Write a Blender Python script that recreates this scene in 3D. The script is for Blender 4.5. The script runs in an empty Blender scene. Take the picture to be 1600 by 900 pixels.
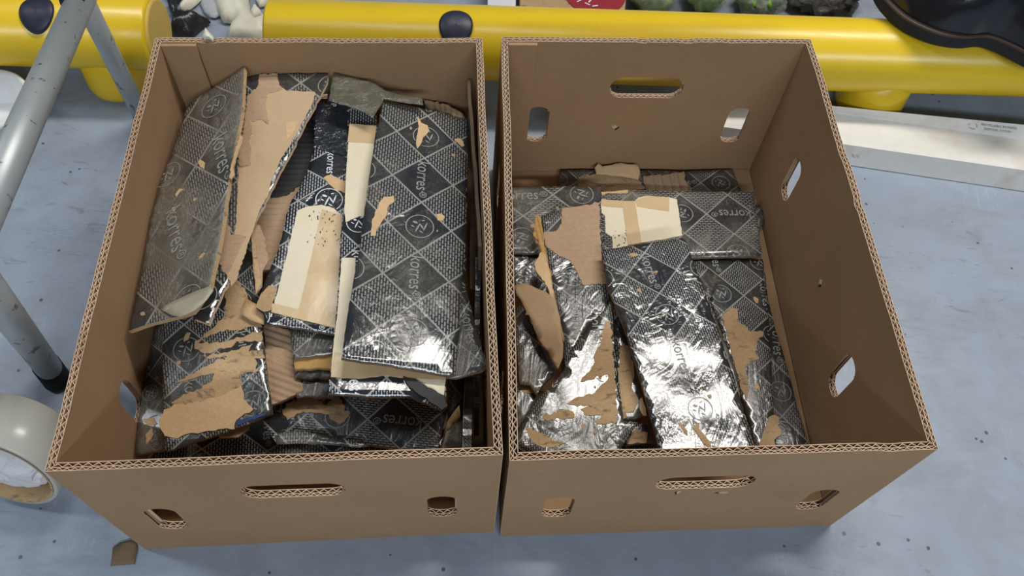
import bpy, bmesh, math, random
import numpy as np
from mathutils import Vector, Matrix, noise
from mathutils.geometry import delaunay_2d_cdt

S = bpy.context.scene
COL = S.collection
random.seed(7)

# ------------------------------------------------------------------ camera
F_PX, PITCH, ROLL = 1292.26, 1.0205, 0.0807
CAM = np.array([0.0, -0.2141, 0.9790])
_a = math.pi / 2 - PITCH
_Rx = np.array([[1, 0, 0], [0, math.cos(_a), -math.sin(_a)], [0, math.sin(_a), math.cos(_a)]])
_Rr = np.array([[math.cos(ROLL), -math.sin(ROLL), 0], [math.sin(ROLL), math.cos(ROLL), 0], [0, 0, 1]])
ROT = _Rx @ _Rr
cd = bpy.data.cameras.new('camera')
cam = bpy.data.objects.new('camera', cd)
COL.objects.link(cam)
cd.sensor_width = 36.0
cd.lens = F_PX / 1600 * 36
cd.clip_start = 0.02
M4 = Matrix([[*ROT[i], CAM[i]] for i in range(3)] + [[0, 0, 0, 1]])
cam.matrix_world = M4
S.camera = cam

# ------------------------------------------------------------------ world, lights, exposure
w = bpy.data.worlds.new('warehouse_air')
S.world = w
w.use_nodes = True
w.node_tree.nodes['Background'].inputs[0].default_value = (0.80, 0.88, 1.0, 1)
w.node_tree.nodes['Background'].inputs[1].default_value = 0.09

def area(name, loc, target, sx, sy, power, col):
    l = bpy.data.lights.new(name, 'AREA')
    l.shape = 'RECTANGLE'
    l.size, l.size_y, l.energy, l.color = sx, sy, power, col
    o = bpy.data.objects.new(name, l)
    COL.objects.link(o)
    o.location = loc
    d = Vector(target) - Vector(loc)
    o.rotation_euler = d.to_track_quat('-Z', 'Y').to_euler()
    return o
area('ceiling_strip_light', (1.0, 1.40, 3.1), (1.0, 1.35, 0), 2.2, 0.30, 92, (1.0, 0.96, 0.90))
area('ceiling_strip_light', (0.55, -2.5, 2.4), (0.0, 0, 0), 2.4, 0.22, 70, (0.84, 0.92, 1.0))
area('ceiling_strip_light', (-2.6, 0.6, 3.1), (-2.2, 0.5, 0), 0.3, 2.4, 34, (0.82, 0.91, 1.0))
S.view_settings.view_transform = 'Standard'
S.view_settings.look = 'None'
S.view_settings.gamma = 1
S.view_settings.use_curve_mapping = False
S.view_settings.exposure = -0.15

# ------------------------------------------------------------------ geometry helpers
def ray(x, y):
    return ROT @ np.array([(x - 800) / F_PX, -(y - 450) / F_PX, -1.0])
def at(x, y, z):
    d = ray(x, y)
    return CAM + d * ((z - CAM[2]) / d[2])

def setp(o, label=None, cat=None, group=None, kind=None):
    if label: o['label'] = label
    if cat: o['category'] = cat
    if group: o['group'] = group
    if kind: o['kind'] = kind
    return o
def mesh_obj(name, verts, faces, mats, parent=None, midx=None, uvs=None, smooth=False):
    me = bpy.data.meshes.new(name)
    me.from_pydata([tuple(map(float, v)) for v in verts], [], [tuple(map(int, f)) for f in faces])
    for m in (mats if isinstance(mats, (list, tuple)) else [mats]):
        me.materials.append(m)
    if midx is not None:
        me.polygons.foreach_set('material_index', midx)
    if uvs is not None:
        lay = me.uv_layers.new(name='UVMap')
        for lp in me.loops:
            lay.data[lp.index].uv = uvs[lp.vertex_index]
    if smooth:
        me.polygons.foreach_set('use_smooth', [True] * len(me.polygons))
    me.update()
    o = bpy.data.objects.new(name, me)
    COL.objects.link(o)
    if parent: o.parent = parent
    return o
def empty(name, loc, label, cat, group=None):
    o = bpy.data.objects.new(name, None)
    o.empty_display_size = 0.02
    COL.objects.link(o)
    o.location = tuple(map(float, loc))
    return setp(o, label, cat, group)

def area2(p):
    return 0.5 * sum(p[i][0] * p[(i + 1) % len(p)][1] - p[(i + 1) % len(p)][0] * p[i][1] for i in range(len(p)))
def inside(pt, poly):
    x, y = pt
    c = False
    j = len(poly) - 1
    for i in range(len(poly)):
        xi, yi = poly[i]; xj, yj = poly[j]
        if (yi > y) != (yj > y) and x < (xj - xi) * (y - yi) / (yj - yi) + xi:
            c = not c
        j = i
    return c
def inside_many(pts, poly):
    P = np.asarray(pts, float).reshape(-1, 2); A = np.asarray(poly, float); B = np.roll(A, 1, 0)
    y = P[:, 1:2]; x = P[:, 0:1]
    cr = (A[:, 1] > y) != (B[:, 1] > y)
    dy = np.where(B[:, 1] == A[:, 1], 1e-12, B[:, 1] - A[:, 1])
    xi = (B[:, 0] - A[:, 0]) * (y - A[:, 1]) / dy + A[:, 0]
    return (np.sum(cr & (x < xi), 1) % 2) == 1
def rough_outline(p, step, amp, seed=0.0):
    """subdivide a polygon and jitter the points across its edges"""
    out = []
    n = len(p)
    for i in range(n):
        a = np.array(p[i]); b = np.array(p[(i + 1) % n])
        L = np.linalg.norm(b - a)
        k = max(1, int(L / step))
        d = (b - a) / max(L, 1e-9)
        nn = np.array([-d[1], d[0]])
        for j in range(k):
            q = a + (b - a) * j / k
            if j:
                q = q + nn * amp * (noise.noise(Vector((q[0] / step * .9, q[1] / step * .9, seed))) * 1.6 + random.uniform(-.35, .35))
            out.append(tuple(q))
    return out
def triangulate(outline, holes=(), grid=None):
    vs = []; es = []
    for loop in [outline, *holes]:
        b = len(vs)
        vs += [Vector(q) for q in loop]
        es += [(b + i, b + (i + 1) % len(loop)) for i in range(len(loop))]
    if grid:
        a = np.array(outline)
        lo, hi = a.min(0), a.max(0)
        ys = np.arange(lo[1] + grid / 2, hi[1], grid)
        xs = np.arange(lo[0] + grid / 2, hi[0], grid)
        if len(xs) and len(ys):
            G = np.array([(x + (grid / 2 if r % 2 else 0), y) for r, y in enumerate(ys) for x in xs])
            G = G[inside_many(G, outline)]
            if len(G):
                dm = np.array([np.min((a[:, 0] - x) ** 2 + (a[:, 1] - y) ** 2) for x, y in G])
                vs += [Vector(p) for p in G[dm > (grid * .4) ** 2]]
    ov, oe, of, *_ = delaunay_2d_cdt(vs, es, [], 0, 1e-7)
    OV = np.array([(p.x, p.y) for p in ov])
    T3 = np.array([list(f)[:3] for f in of])
    cen = OV[T3].mean(1)
    keep = inside_many(cen, outline)
    for h in holes: keep &= ~inside_many(cen, h)
    tris = []
    for f in T3[keep].tolist():
        if area2([OV[i] for i in f]) < 0: f.reverse()
        tris.append(f)
    used = sorted({i for t in tris for i in t})
    mp = {o: i for i, o in enumerate(used)}
    return [tuple(OV[i]) for i in used], [[mp[i] for i in t] for t in tris]
def boundary(tris):
    e = {}
    for t in tris:
        for i in range(3):
            e[(t[i], t[(i + 1) % 3])] = 1
    return [k for k in e if (k[1], k[0]) not in e]

# ------------------------------------------------------------------ materials
def mat(name):
    m = bpy.data.materials.new(name)
    m.use_nodes = True
    nt = m.node_tree
    return m, nt, nt.nodes['Principled BSDF']
class NB:
    def __init__(s, nt): s.nt = nt
    def n(s, t, **k):
        nd = s.nt.nodes.new(t)
        for a, v in k.items(): setattr(nd, a, v)
        return nd
    def l(s, a, b): s.nt.links.new(a, b)
    def val(s, sock, v):
        if hasattr(v, 'is_output'): s.l(v, sock)
        else: sock.default_value = v
    def math(s, op, a, b=0.0, c=None, clamp=False):
        nd = s.n('ShaderNodeMath', operation=op, use_clamp=clamp)
        s.val(nd.inputs[0], a); s.val(nd.inputs[1], b)
        if c is not None: s.val(nd.inputs[2], c)
        return nd.outputs[0]
    def mix(s, f, a, b):
        nd = s.n('ShaderNodeMix', data_type='RGBA')
        s.val(nd.inputs[0], f)
        s.val(nd.inputs[6], a if hasattr(a, 'is_output') else (*a, 1))
        s.val(nd.inputs[7], b if hasattr(b, 'is_output') else (*b, 1))
        return nd.outputs[2]
    def noise(s, vec, scale, detail=4, rough=.55, dist=0.0):
        nd = s.n('ShaderNodeTexNoise')
        if vec is not None: s.l(vec, nd.inputs['Vector'])
        nd.inputs['Scale'].default_value = scale
        nd.inputs['Detail'].default_value = detail
        nd.inputs['Roughness'].default_value = rough
        nd.inputs['Distortion'].default_value = dist
        return nd.outputs[0]
    def ramp(s, f, lo, hi):
        nd = s.n('ShaderNodeMapRange', clamp=True)
        s.l(f, nd.inputs[0])
        nd.inputs[1].default_value = lo; nd.inputs[2].default_value = hi
        return nd.outputs[0]
    def mapping(s, vec, scale=(1, 1, 1), rot=(0, 0, 0)):
        nd = s.n('ShaderNodeMapping')
        s.l(vec, nd.inputs[0])
        nd.inputs['Scale'].default_value = scale; nd.inputs['Rotation'].default_value = rot
        return nd.outputs[0]
    def coord(s, which='Object'):
        return s.n('ShaderNodeTexCoord').outputs[which]
    def bump(s, h, strength, dist, prev=None):
        nd = s.n('ShaderNodeBump')
        nd.inputs['Strength'].default_value = strength
        nd.inputs['Distance'].default_value = dist
        s.l(h, nd.inputs['Height'])
        if prev is not None: s.l(prev, nd.inputs['Normal'])
        return nd.outputs[0]

def kraft_mat(name, c1, c2, rough=.85, fibre=260, bumpd=.0004, streak=(1, 1, 1)):
    m, nt, b = mat(name)
    k = NB(nt)
    v = k.mapping(k.coord(), streak)
    big = k.noise(v, 9, 5, .6)
    fine = k.noise(v, fibre, 3, .6)
    f = k.math('ADD', k.math('MULTIPLY', big, .62), k.math('MULTIPLY', fine, .38))
    k.l(k.mix(k.ramp(f, .30, .70), c1, c2), b.inputs['Base Color'])
    b.inputs['Roughness'].default_value = rough
    b.inputs['Specular IOR Level'].default_value = .25
    k.l(k.bump(fine, .35, bumpd), b.inputs['Normal'])
    return m
def plain(name, c, rough=.5, metal=0.0, spec=.5, noise_amt=.12, scale=40, bump=0.0):
    m, nt, b = mat(name)
    k = NB(nt)
    f = k.noise(k.coord(), scale, 4, .6)
    k.l(k.mix(f, tuple(x * (1 - noise_amt) for x in c), tuple(min(1, x * (1 + noise_amt)) for x in c)), b.inputs['Base Color'])
    b.inputs['Roughness'].default_value = rough
    b.inputs['Metallic'].default_value = metal
    b.inputs['Specular IOR Level'].default_value = spec
    if bump: k.l(k.bump(f, .5, bump), b.inputs['Normal'])
    return m

M_BOX = kraft_mat('box_kraft_liner', (.335, .205, .108), (.405, .256, .140), .78, 180)
M_BOXEDGE = kraft_mat('cut_corrugated_edge', (.60, .43, .29), (.72, .53, .38), .9, 300)
M_KRAFT = kraft_mat('torn_kraft', (.36, .235, .12), (.60, .415, .235), .92, 330, .0008)
_k = NB(M_KRAFT.node_tree); _b = M_KRAFT.node_tree.nodes['Principled BSDF']
_s = _b.inputs['Base Color'].links[0].from_socket
_n = _k.noise(_k.mapping(_k.coord(), (1, 2.6, 1), (0, 0, .45)), 46, 5, .68, .6)
_k.l(_k.mix(_k.math('MULTIPLY', _k.ramp(_n, .56, .64), .62), _s, (.10, .082, .06)), _b.inputs['Base Color'])
M_KRAFTL = kraft_mat('pale_torn_kraft', (.52, .335, .17), (.72, .51, .30), .92, 240, .0008)
M_FLUTE = kraft_mat('fluting_paper', (.37, .250, .155), (.50, .345, .225), .92, 200, .0005)
M_OCHRE = kraft_mat('ochre_fluting', (.38, .22, .07), (.54, .34, .13), .8, 160, .0005)
M_PAPER = kraft_mat('cream_label_paper', (.70, .61, .44), (.78, .70, .53), .6, 120, .0002)
M_EDGE = kraft_mat('board_cut_edge', (.10, .075, .05), (.30, .215, .14), .9, 420, .0010)
M_TAPE = plain('brown_packing_tape', (.60, .435, .245), .28, 0, .5, .06, 60, .0004)
M_PRINT = plain('grey_print_ink', (.27, .27, .25), .4, 0, .4, .5, 120)
M_PRINTW = plain('white_print_ink', (.66, .68, .70), .4, 0, .4, .15, 120)
M_INKSHADE = plain('black_ink_and_shade', (.035, .033, .032), .6, 0, .3, .3, 300)  # ink and black film, also the painted shadow on the gap flutes

def film_mat(name, foil=0.0, clean=False):
    m, nt, b = mat(name)
    k = NB(nt)
    uv = k.coord('UV')
    sep = k.n('ShaderNodeSeparateXYZ'); k.l(uv, sep.inputs[0])
    u, v = sep.outputs[0], sep.outputs[1]
    ob = k.coord('Object')
    at_d = k.n('ShaderNodeAttribute', attribute_type='OBJECT', attribute_name='dirt').outputs['Fac']
    at_c = k.n('ShaderNodeAttribute', attribute_type='OBJECT', attribute_name='crease').outputs['Fac']
    par = k.math('FLOORED_MODULO', k.math('ADD', k.math('FLOOR', u), k.math('FLOOR', v)), 2.0)
    par = k.math('GREATER_THAN', par, .5)
    # dashes
    cmb = k.n('ShaderNodeCombineXYZ')
    k.l(k.math('ADD', u, v), cmb.inputs[0]); k.l(k.math('SUBTRACT', u, v), cmb.inputs[1])
    br = k.n('ShaderNodeTexBrick')
    k.l(cmb.outputs[0], br.inputs['Vector'])
    br.offset = .5; br.squash = 1
    br.inputs['Scale'].default_value = 1
    br.inputs['Mortar Size'].default_value = .031
    br.inputs['Mortar Smooth'].default_value = .2
    br.inputs['Brick Width'].default_value = .205
    br.inputs['Row Height'].default_value = .088
    dash = k.math('SUBTRACT', 1.0, br.outputs['Fac'])
    black = (.013, .017, .024)
    dcol = (.50, .52, .54) if clean else (.36, .36, .345)
    col = k.mix(k.math('MULTIPLY', par, dash), black, dcol)
    # diamond lines
    du = k.math('ABSOLUTE', k.math('SUBTRACT', k.math('FRACT', k.math('ADD', u, .5)), .5))
    dv = k.math('ABSOLUTE', k.math('SUBTRACT', k.math('FRACT', k.math('ADD', v, .5)), .5))
    line = k.math('LESS_THAN', k.math('MINIMUM', du, dv), .020)
    col = k.mix(k.math('MULTIPLY', line, .85), col, (.50, .50, .47) if clean else (.40, .39, .35))
    # grime: broad smears and pale wrinkles
    smear = k.ramp(k.noise(k.mapping(ob, (1, .55, 1), (0, 0, .5)), 16, 6, .62, .8), .36, .72)
    big = k.ramp(k.noise(ob, 7, 3, .5), .35, .65)
    dm = k.math('MULTIPLY', k.math('MULTIPLY', k.math('ADD', smear, .25), k.math('ADD', k.math('MULTIPLY', big, .8), .35)), at_d, clamp=True)
    col = k.mix(dm, col, (.125, .112, .088))
    wr = k.noise(k.mapping(ob, (1, .6, 1), (0, 0, -.6)), 60, 5, .6, 1.6)
    ridge = k.math('ABSOLUTE', k.math('SUBTRACT', wr, .5))
    rl = k.math('SUBTRACT', 1.0, k.ramp(ridge, .0, .022))
    wr2 = k.noise(ob, 150, 4, .6, 1.0)
    rl2 = k.math('SUBTRACT', 1.0, k.ramp(k.math('ABSOLUTE', k.math('SUBTRACT', wr2, .5)), 0, .03))
    rl = k.math('MAXIMUM', rl, k.math('MULTIPLY', rl2, .55))
    gate = k.ramp(k.noise(ob, 13, 3, .5), .42, .60)
    col = k.mix(k.math('MULTIPLY', k.math('MULTIPLY', rl, gate), k.math('MULTIPLY', at_d, .75), clamp=True), col, (.30, .27, .21))
    # flecks of kraft where the film is scuffed
    fl = k.ramp(k.noise(ob, 75, 4, .6), .70, .725)
    col = k.mix(k.math('MULTIPLY', fl, k.math('MULTIPLY', at_d, 1.0), clamp=True), col, (.42, .31, .19))
    k.l(col, b.inputs['Base Color'])
    k.l(k.math('ADD', .14, k.math('MULTIPLY', dm, .40)), b.inputs['Roughness'])
    b.inputs['Specular IOR Level'].default_value = .75
    b.inputs['Coat Weight'].default_value = .55
    b.inputs['Coat Roughness'].default_value = .12
    # relief: long creases, then fine crinkles
    cr = k.noise(k.mapping(ob, (1.0, .45, 1.0), (0, 0, .35)), 24, 3, .5, 1.5)
    crr = k.math('ABSOLUTE', k.math('SUBTRACT', cr, .5))
    fine = k.noise(ob, 70, 3, .5, 1.2)
    h = k.math('ADD', k.math('MULTIPLY', k.math('MULTIPLY', crr, at_c), 2.0), k.math('MULTIPLY', k.math('MULTIPLY', fine, at_c), .16))
    h = k.math('ADD', h, k.math('MULTIPLY', fine, .04))
    k.l(k.bump(h, .8, .0050), b.inputs['Normal'])
    return m
M_FILM = film_mat('printed_black_film')
M_FILMC = film_mat('clean_printed_film', clean=True)

def clear_film(name, tint, rough=.18):
    m, nt, b = mat(name)
    k = NB(nt)
    ob = k.coord()
    f = k.noise(ob, 45, 5, .6, 1.2)
    k.l(k.mix(f, tuple(x * .6 for x in tint), tuple(min(1, x * 1.5) for x in tint)), b.inputs['Base Color'])
    b.inputs['Roughness'].default_value = rough
    b.inputs['Coat Weight'].default_value = .6
    k.l(k.math('ADD', .55, k.math('MULTIPLY', f, .4), clamp=True), b.inputs['Alpha'])
    k.l(k.bump(f, .9, .006), b.inputs['Normal'])
    return m
M_CLEAR = clear_film('dusty_clear_film', (.15, .14, .105), .22)

# ------------------------------------------------------------------ setting: floor
def floor_mat():
    m, nt, b = mat('painted_concrete_floor')
    k = NB(nt)
    ob = k.coord()
    big = k.noise(ob, 2.2, 5, .6, .4)
    mid = k.noise(ob, 14, 6, .65, .6)
    c = k.mix(k.ramp(big, .3, .7), (.268, .322, .408), (.340, .390, .472))
    c = k.mix(k.math('MULTIPLY', k.ramp(mid, .40, .78), .60), c, (.225, .245, .275))
    # long faint trowel scratches
    sc = k.noise(k.mapping(ob, (1.2, 16, 1), (0, 0, .55)), 3.4, 4, .55, .3)
    sl = k.math('SUBTRACT', 1.0, k.ramp(k.math('ABSOLUTE', k.math('SUBTRACT', sc, .5)), 0, .006))
    sg = k.ramp(k.noise(ob, 4.3, 2, .5), .52, .62)
    c = k.mix(k.math('MULTIPLY', k.math('MULTIPLY', sl, sg), .55), c, (.12, .13, .15))
    sc2 = k.noise(k.mapping(ob, (13, 1.0, 1), (0, 0, .9)), 4.1, 4, .55, .3)
    sl2 = k.math('SUBTRACT', 1.0, k.ramp(k.math('ABSOLUTE', k.math('SUBTRACT', sc2, .5)), 0, .005))
    sg2 = k.ramp(k.noise(ob, 5.1, 2, .5), .55, .63)
    c = k.mix(k.math('MULTIPLY', k.math('MULTIPLY', sl2, sg2), .45), c, (.55, .58, .62))
    # specks
    vo = k.n('ShaderNodeTexVoronoi'); k.l(ob, vo.inputs['Vector']); vo.inputs['Scale'].default_value = 34
    sp = k.math('LESS_THAN', vo.outputs['Distance'], k.math('MULTIPLY', k.noise(ob, 23, 2, .5), .14))
    spg = k.ramp(k.noise(ob, 9, 2, .5), .44, .46)
    c = k.mix(k.math('MULTIPLY', k.math('MULTIPLY', sp, spg), .85), c, (.045, .045, .05))
    sm = k.ramp(k.noise(k.mapping(ob, (1, 2.6, 1), (0, 0, .3)), 26, 6, .7, 1.0), .58, .72)
    smg = k.ramp(k.noise(ob, 3.4, 2, .5), .48, .64)
    c = k.mix(k.math('MULTIPLY', k.math('MULTIPLY', sm, smg), .8), c, (.13, .13, .14))
    gr = k.ramp(k.noise(k.mapping(ob, (1, 1.8, 1), (0, 0, .7)), 8, 7, .72, .8), .50, .74)
    c = k.mix(k.math('MULTIPLY', gr, .55), c, (.19, .21, .245))
    k.l(c, b.inputs['Base Color'])
    k.l(k.math('ADD', .36, k.math('MULTIPLY', mid, .22)), b.inputs['Roughness'])
    k.l(k.bump(mid, .25, .0012), b.inputs['Normal'])
    return m
g = 4.0
fl = mesh_obj('floor', [(-g, -g, 0), (g, -g, 0), (g, g, 0), (-g, g, 0)], [(0, 1, 2, 3)], floor_mat())
setp(fl, 'grey blue painted concrete floor with scuffs and specks', 'floor', kind='structure')

# ------------------------------------------------------------------ cardboard boxes
BH = 0.2592
TH = 0.0080
LAYERS = [('l', 0, .0006), ('f', .0006, .0031, .0066), ('l', .0031, .0037), ('f', .0037, .0074, .0086), ('l', .0074, .0080)]
def slot(cx, cz, wd, ht, r, n=8):
    pts = []
    for (sx, sz, a0) in ((1, 1, 0), (-1, 1, 90), (-1, -1, 180), (1, -1, 270)):
        for i in range(n + 1):
            a = math.radians(a0 + 90 * i / n)
            pts.append((cx + sx * (wd / 2 - r) + r * math.cos(a), cz + sz * (ht / 2 - r) + r * math.sin(a)))
    return pts
def make_wall(name, parent, A0, A1, B0, B1, inward, holes, seed, dents=(), bow=0.0, tears=()):
    """double-wall corrugated panel; A = bottom outer corners, B = top outer corners"""
    A0, A1, B0, B1, inward = map(np.array, (A0, A1, B0, B1, inward))
    L = float(np.linalg.norm(A1 - A0))
    org = np.array(parent.location)
    def rim(s):
        z = .0014 * noise.noise(Vector((s * 17, seed, 0))) + .0007 * noise.noise(Vector((s * 70, seed, 3)))
        for c, wd, dp in dents:
            z -= dp * math.exp(-((s - c) / wd) ** 2)
        return z
    def mp(s, z, t):
        f = s / L; g_ = z / BH
        p = (A0 * (1 - f) + A1 * f) * (1 - g_) + (B0 * (1 - f) + B1 * f) * g_
        p = p + inward * (t + bow * math.sin(math.pi * f) * g_ ** 1.5 + .0012 * g_ * noise.noise(Vector((s * 9, seed, 7))))
        p[2] += rim(s) * g_ ** 4
        return p - org
    V = []; Fc = []; MI = []
    hp = [slot(*h) for h in holes]
    for ly in LAYERS:
        t0, t1 = ly[1], ly[2]
        tm = (t0 + t1) / 2
        s0, s1 = tm, L - tm
        if ly[0] == 'l':
            n = int(L / .006)
            out = [(s0 + (s1 - s0) * i / n, 0.0) for i in range(n + 1)] + [(s1 - (s1 - s0) * i / n, BH) for i in range(n + 1)]
            v2, tr = triangulate(out, hp, .010)
            b = len(V); m = len(v2)
            V += [mp(s, z, t0) for s, z in v2] + [mp(s, z, t1) for s, z in v2]
            for t in tr:
                Fc.append((b + t[0], b + t[1], b + t[2])); MI.append(0)
                Fc.append((b + m + t[2], b + m + t[1], b + m + t[0])); MI.append(0)
            for i, j in boundary(tr):
                Fc.append((b + j, b + i, b + m + i, b + m + j)); MI.append(1)
        else:
            pitch = ly[3]
            e = .00032
            n = int((s1 - s0) / pitch * 2)
            st = (s1 - s0) / n
            for i in range(n):
                a, c = s0 + i * st, s0 + (i + 1) * st
                ta, tc = (t0 + e, t1 - e) if i % 2 == 0 else (t1 - e, t0 + e)
                spans = [(0.0, BH - .0005)]
                for h in holes:
                    cx, cz, wd, ht, r = h
                    sm = (a + c) / 2
                    dx = abs(sm - cx)
                    if dx < wd / 2:
                        q = dx - (wd / 2 - r)
                        hh = ht / 2 - r + (math.sqrt(max(0, r * r - q * q)) if q > 0 else r)
                        new = []
                        for z0, z1 in spans:
                            if cz - hh > z0: new.append((z0, min(z1, cz - hh)))
                            if cz + hh < z1: new.append((max(z0, cz + hh), z1))
                        spans = new
                for z0, z1 in spans:
                    b = len(V)
                    for z in (z0, z1):
                        V += [mp(a, z, ta - e), mp(c, z, tc - e), mp(c, z, tc + e), mp(a, z, ta + e)]
                    Fc += [(b, b + 1, b + 5, b + 4), (b + 2, b + 3, b + 7, b + 6), (b + 4, b + 5, b + 6, b + 7), (b + 3, b + 2, b + 1, b)]
                    MI += [1, 1, 1, 1]
    return mesh_obj(name, V, Fc, [M_BOX, M_BOXEDGE], parent, MI), mp

HANDLE = (.100, .037, .0175)
SMALL = (.031, .070, .0140)
def make_box(label, corners, glue, seed):
    """corners: bottom FL FR BR BL then top FL FR BR BL (outer)"""
    c = [np.array(p) for p in corners]
    cen = (c[0] + c[1] + c[2] + c[3]) / 4
    root = empty('cardboard_box', cen, label, 'cardboard box', 'open cardboard boxes on the floor')
    def inw(a, b):
        d = b - a
        n = np.array([-d[1], d[0], 0.0])
        n /= np.linalg.norm(n)
        return n
    hs = lambda L: [(L / 2, .180, *HANDLE), (.058, .108, *SMALL), (L - .058, .108, *SMALL)]
    hd = lambda L: [(.135, .131, *SMALL), (L - .125, .131, *SMALL)]
    Ld = np.linalg.norm
    idx = [('front_panel', 0, 1, hs), ('side_panel', 1, 2, hd), ('back_panel', 2, 3, hs), ('side_panel', 3, 0, hd)]
    mps = {}
    for i, (nm, a, b, hf) in enumerate(idx):
        o, mp = make_wall(nm, root, c[a], c[b], c[a + 4], c[b + 4], inw(c[a], c[b]), hf(Ld(c[b] - c[a])), seed + i * 5.3,
                          dents=glue.get('dents', {}).get(i, ()), bow=glue.get('bow', {}).get(i, 0))
        mps[i] = (mp, Ld(c[b] - c[a]))
    # base made of folded flaps
    def slab(name, pts, z0, z1, m):
        n = len(pts)
        V = [np.array((p[0], p[1], z0)) - cen for p in pts] + [np.array((p[0], p[1], z1)) - cen for p in pts]
        Fc = [tuple(range(n))[::-1], tuple(range(n, 2 * n))] + [(i, (i + 1) % n, n + (i + 1) % n, n + i) for i in range(n)]
        return mesh_obj(name, V, Fc, m, root)
    def q(u, v):
        return (c[0] * (1 - u) + c[1] * u) * (1 - v) + (c[3] * (1 - u) + c[2] * u) * v
    e = .022; ev = .016
    slab('base_flap', [q(e, ev), q(1 - e, ev), q(1 - e, .495), q(e, .495)], .0008, .0062, M_BOX)
    slab('base_flap', [q(e, .505), q(1 - e, .505), q(1 - e, 1 - ev), q(e, 1 - ev)], .0008, .0062, M_BOX)
    # side flap folded over the base along the right wall, its inner edge ragged
    x0 = glue.get('flapx', .88)
    nn = 40
    edge = [q(x0 + .012 * noise.noise(Vector((i * .25, seed, 1))) + .006 * math.sin(i * .9), ev + (1 - 2 * ev) * i / nn) for i in range(nn + 1)]
    slab('side_flap', [q(1 - e, ev), q(1 - e, 1 - ev)] + edge[::-1], .0068, .0125, M_BOX)
    # glue flap inside the back wall
    mp, L = mps[2]
    gw = glue['w']
    V = []
    for s in (L - TH - .0005, L - gw):
        for z in (.014, BH - .0015):
            for t in (TH + .0006, TH + .0052):
                V.append(mp(s, z, t))
    mesh_obj('glue_flap', V, [(0, 1, 3, 2), (4, 6, 7, 5), (1, 5, 7, 3), (0, 2, 6, 4), (2, 3, 7, 6), (0, 4, 5, 1)], M_BOX, root)
    # little torn nicks in the liner
    for wi, s, z, t, kx, kz in glue.get('nicks', ()):
        mp, L = mps[wi]
        e_ = .0005 if t > .004 else -.0005
        for k_, (m_, pts) in enumerate(((M_INKSHADE, ((-.004, .001), (.001, -.006), (.003, -.001), (.000, .004))), (M_BOXEDGE, ((-.001, .003), (.003, -.002), (.007, .004), (.002, .007))))):
            V = [mp(s + x * kx, z + y * kz, t + e_ * (1 + k_)) for x, y in pts] + [mp(s + x * kx, z + y * kz, t) for x, y in pts]
            mesh_obj('torn_nick', V, [(0, 1, 2, 3), (0, 4, 5, 1), (1, 5, 6, 2), (2, 6, 7, 3), (3, 7, 4, 0)], m_, root)
    return root, c

def rigid(x, y, a, u, v, D=.5501, W=.40):
    return np.array((x + math.cos(a) * u - math.sin(a) * v, y + math.sin(a) * u + math.cos(a) * v, 0.0))
QL = (-.3946, 0.0, .1205)
QR = (.0106, .0476, .0989)
Lc = [at(226, 858, 0), at(772, 831, 0), rigid(*QL, .40, .5501), rigid(*QL, 0, .5501),
      at(69, 737, BH), at(785, 710, BH), at(753.5, 59, BH), at(243, 59, BH)]
Rc = [at(781, 838, 0), at(1298, 821, 0), rigid(*QR, .40, .5501), rigid(*QR, 0, .5501),
      at(796.5, 720, BH), at(1466, 702, BH), at(1267.5, 61, BH), at(784, 57, BH)]
make_box('left of the two open cardboard boxes, heaped high with dirty printed board offcuts', Lc,
         {'w': .050, 'dents': {2: ((.335, .006, .003),)}}, 2.0)
make_box('right of the two open cardboard boxes, less full with its inner back wall showing', Rc,
         {'w': .045, 'nicks': ((1, .255, .136, TH, .9, 1.0), (2, .228, .102, TH, 1.1, .8), (0, .176, .150, 0, .5, 1.1), (0, .222, .145, 0, 1.3, .45)), 'dents': {1: ((.285, .007, .0030), (.36, .01, .0015)), 0: ((.355, .01, .0025),), 2: ((.22, .004, .002), (.16, .006, .0015))}}, 31.0)
# ------------------------------------------------------------------ printed board offcuts
def text_mesh():
    cu = bpy.data.curves.new('print_text', 'FONT')
    cu.body = 'korres'
    cu.size = 1
    cu.offset = .004
    cu.resolution_u = 3
    o = bpy.data.objects.new('print_text', cu)
    COL.objects.link(o)
    dg = bpy.context.evaluated_depsgraph_get()
    me = o.evaluated_get(dg).to_mesh()
    v = np.array([(p.co.x, p.co.y) for p in me.vertices])
    f = [tuple(p.vertices) for p in me.polygons]
    o.evaluated_get(dg).to_mesh_clear()
    bpy.data.objects.remove(o)
    v[:, 0] -= v[:, 0].min()
    w_ = v[:, 0].max()
    v /= w_
    v[:, 1] -= v[:, 1].max() / 2
    v[:, 0] = v[:, 0] * .80 - .5
    V = [tuple(p) for p in v]; Fc = list(f)
    # registered mark: ring with an R-like stroke, after the word
    def ring(cx, cy, r0, r1, n=14):
        b = len(V)
        for i in range(n):
            a = 2 * math.pi * i / n
            V.append((cx + r0 * math.cos(a), cy + r0 * math.sin(a))); V.append((cx + r1 * math.cos(a), cy + r1 * math.sin(a)))
        for i in range(n):
            j = (i + 1) % n
            Fc.append((b + 2 * i, b + 2 * i + 1, b + 2 * j + 1, b + 2 * j))
    def quad(*p):
        b = len(V); V.extend(p); Fc.append(tuple(range(b, b + len(p))))
    ring(.425, .02, .062, .078)
    quad((.395, -.02), (.410, -.02), (.410, .06), (.395, .06))
    quad((.410, .045), (.445, .045), (.445, .06), (.410, .06))
    quad((.435, .02), (.450, .02), (.450, .06), (.435, .06))
    quad((.410, .01), (.445, .01), (.445, .022), (.410, .022))
    quad((.425, .012), (.445, -.02), (.460, -.02), (.440, .012))
    quad((.325, -.015), (.350, -.015), (.350, .015), (.325, .015))
    return V, Fc
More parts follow.
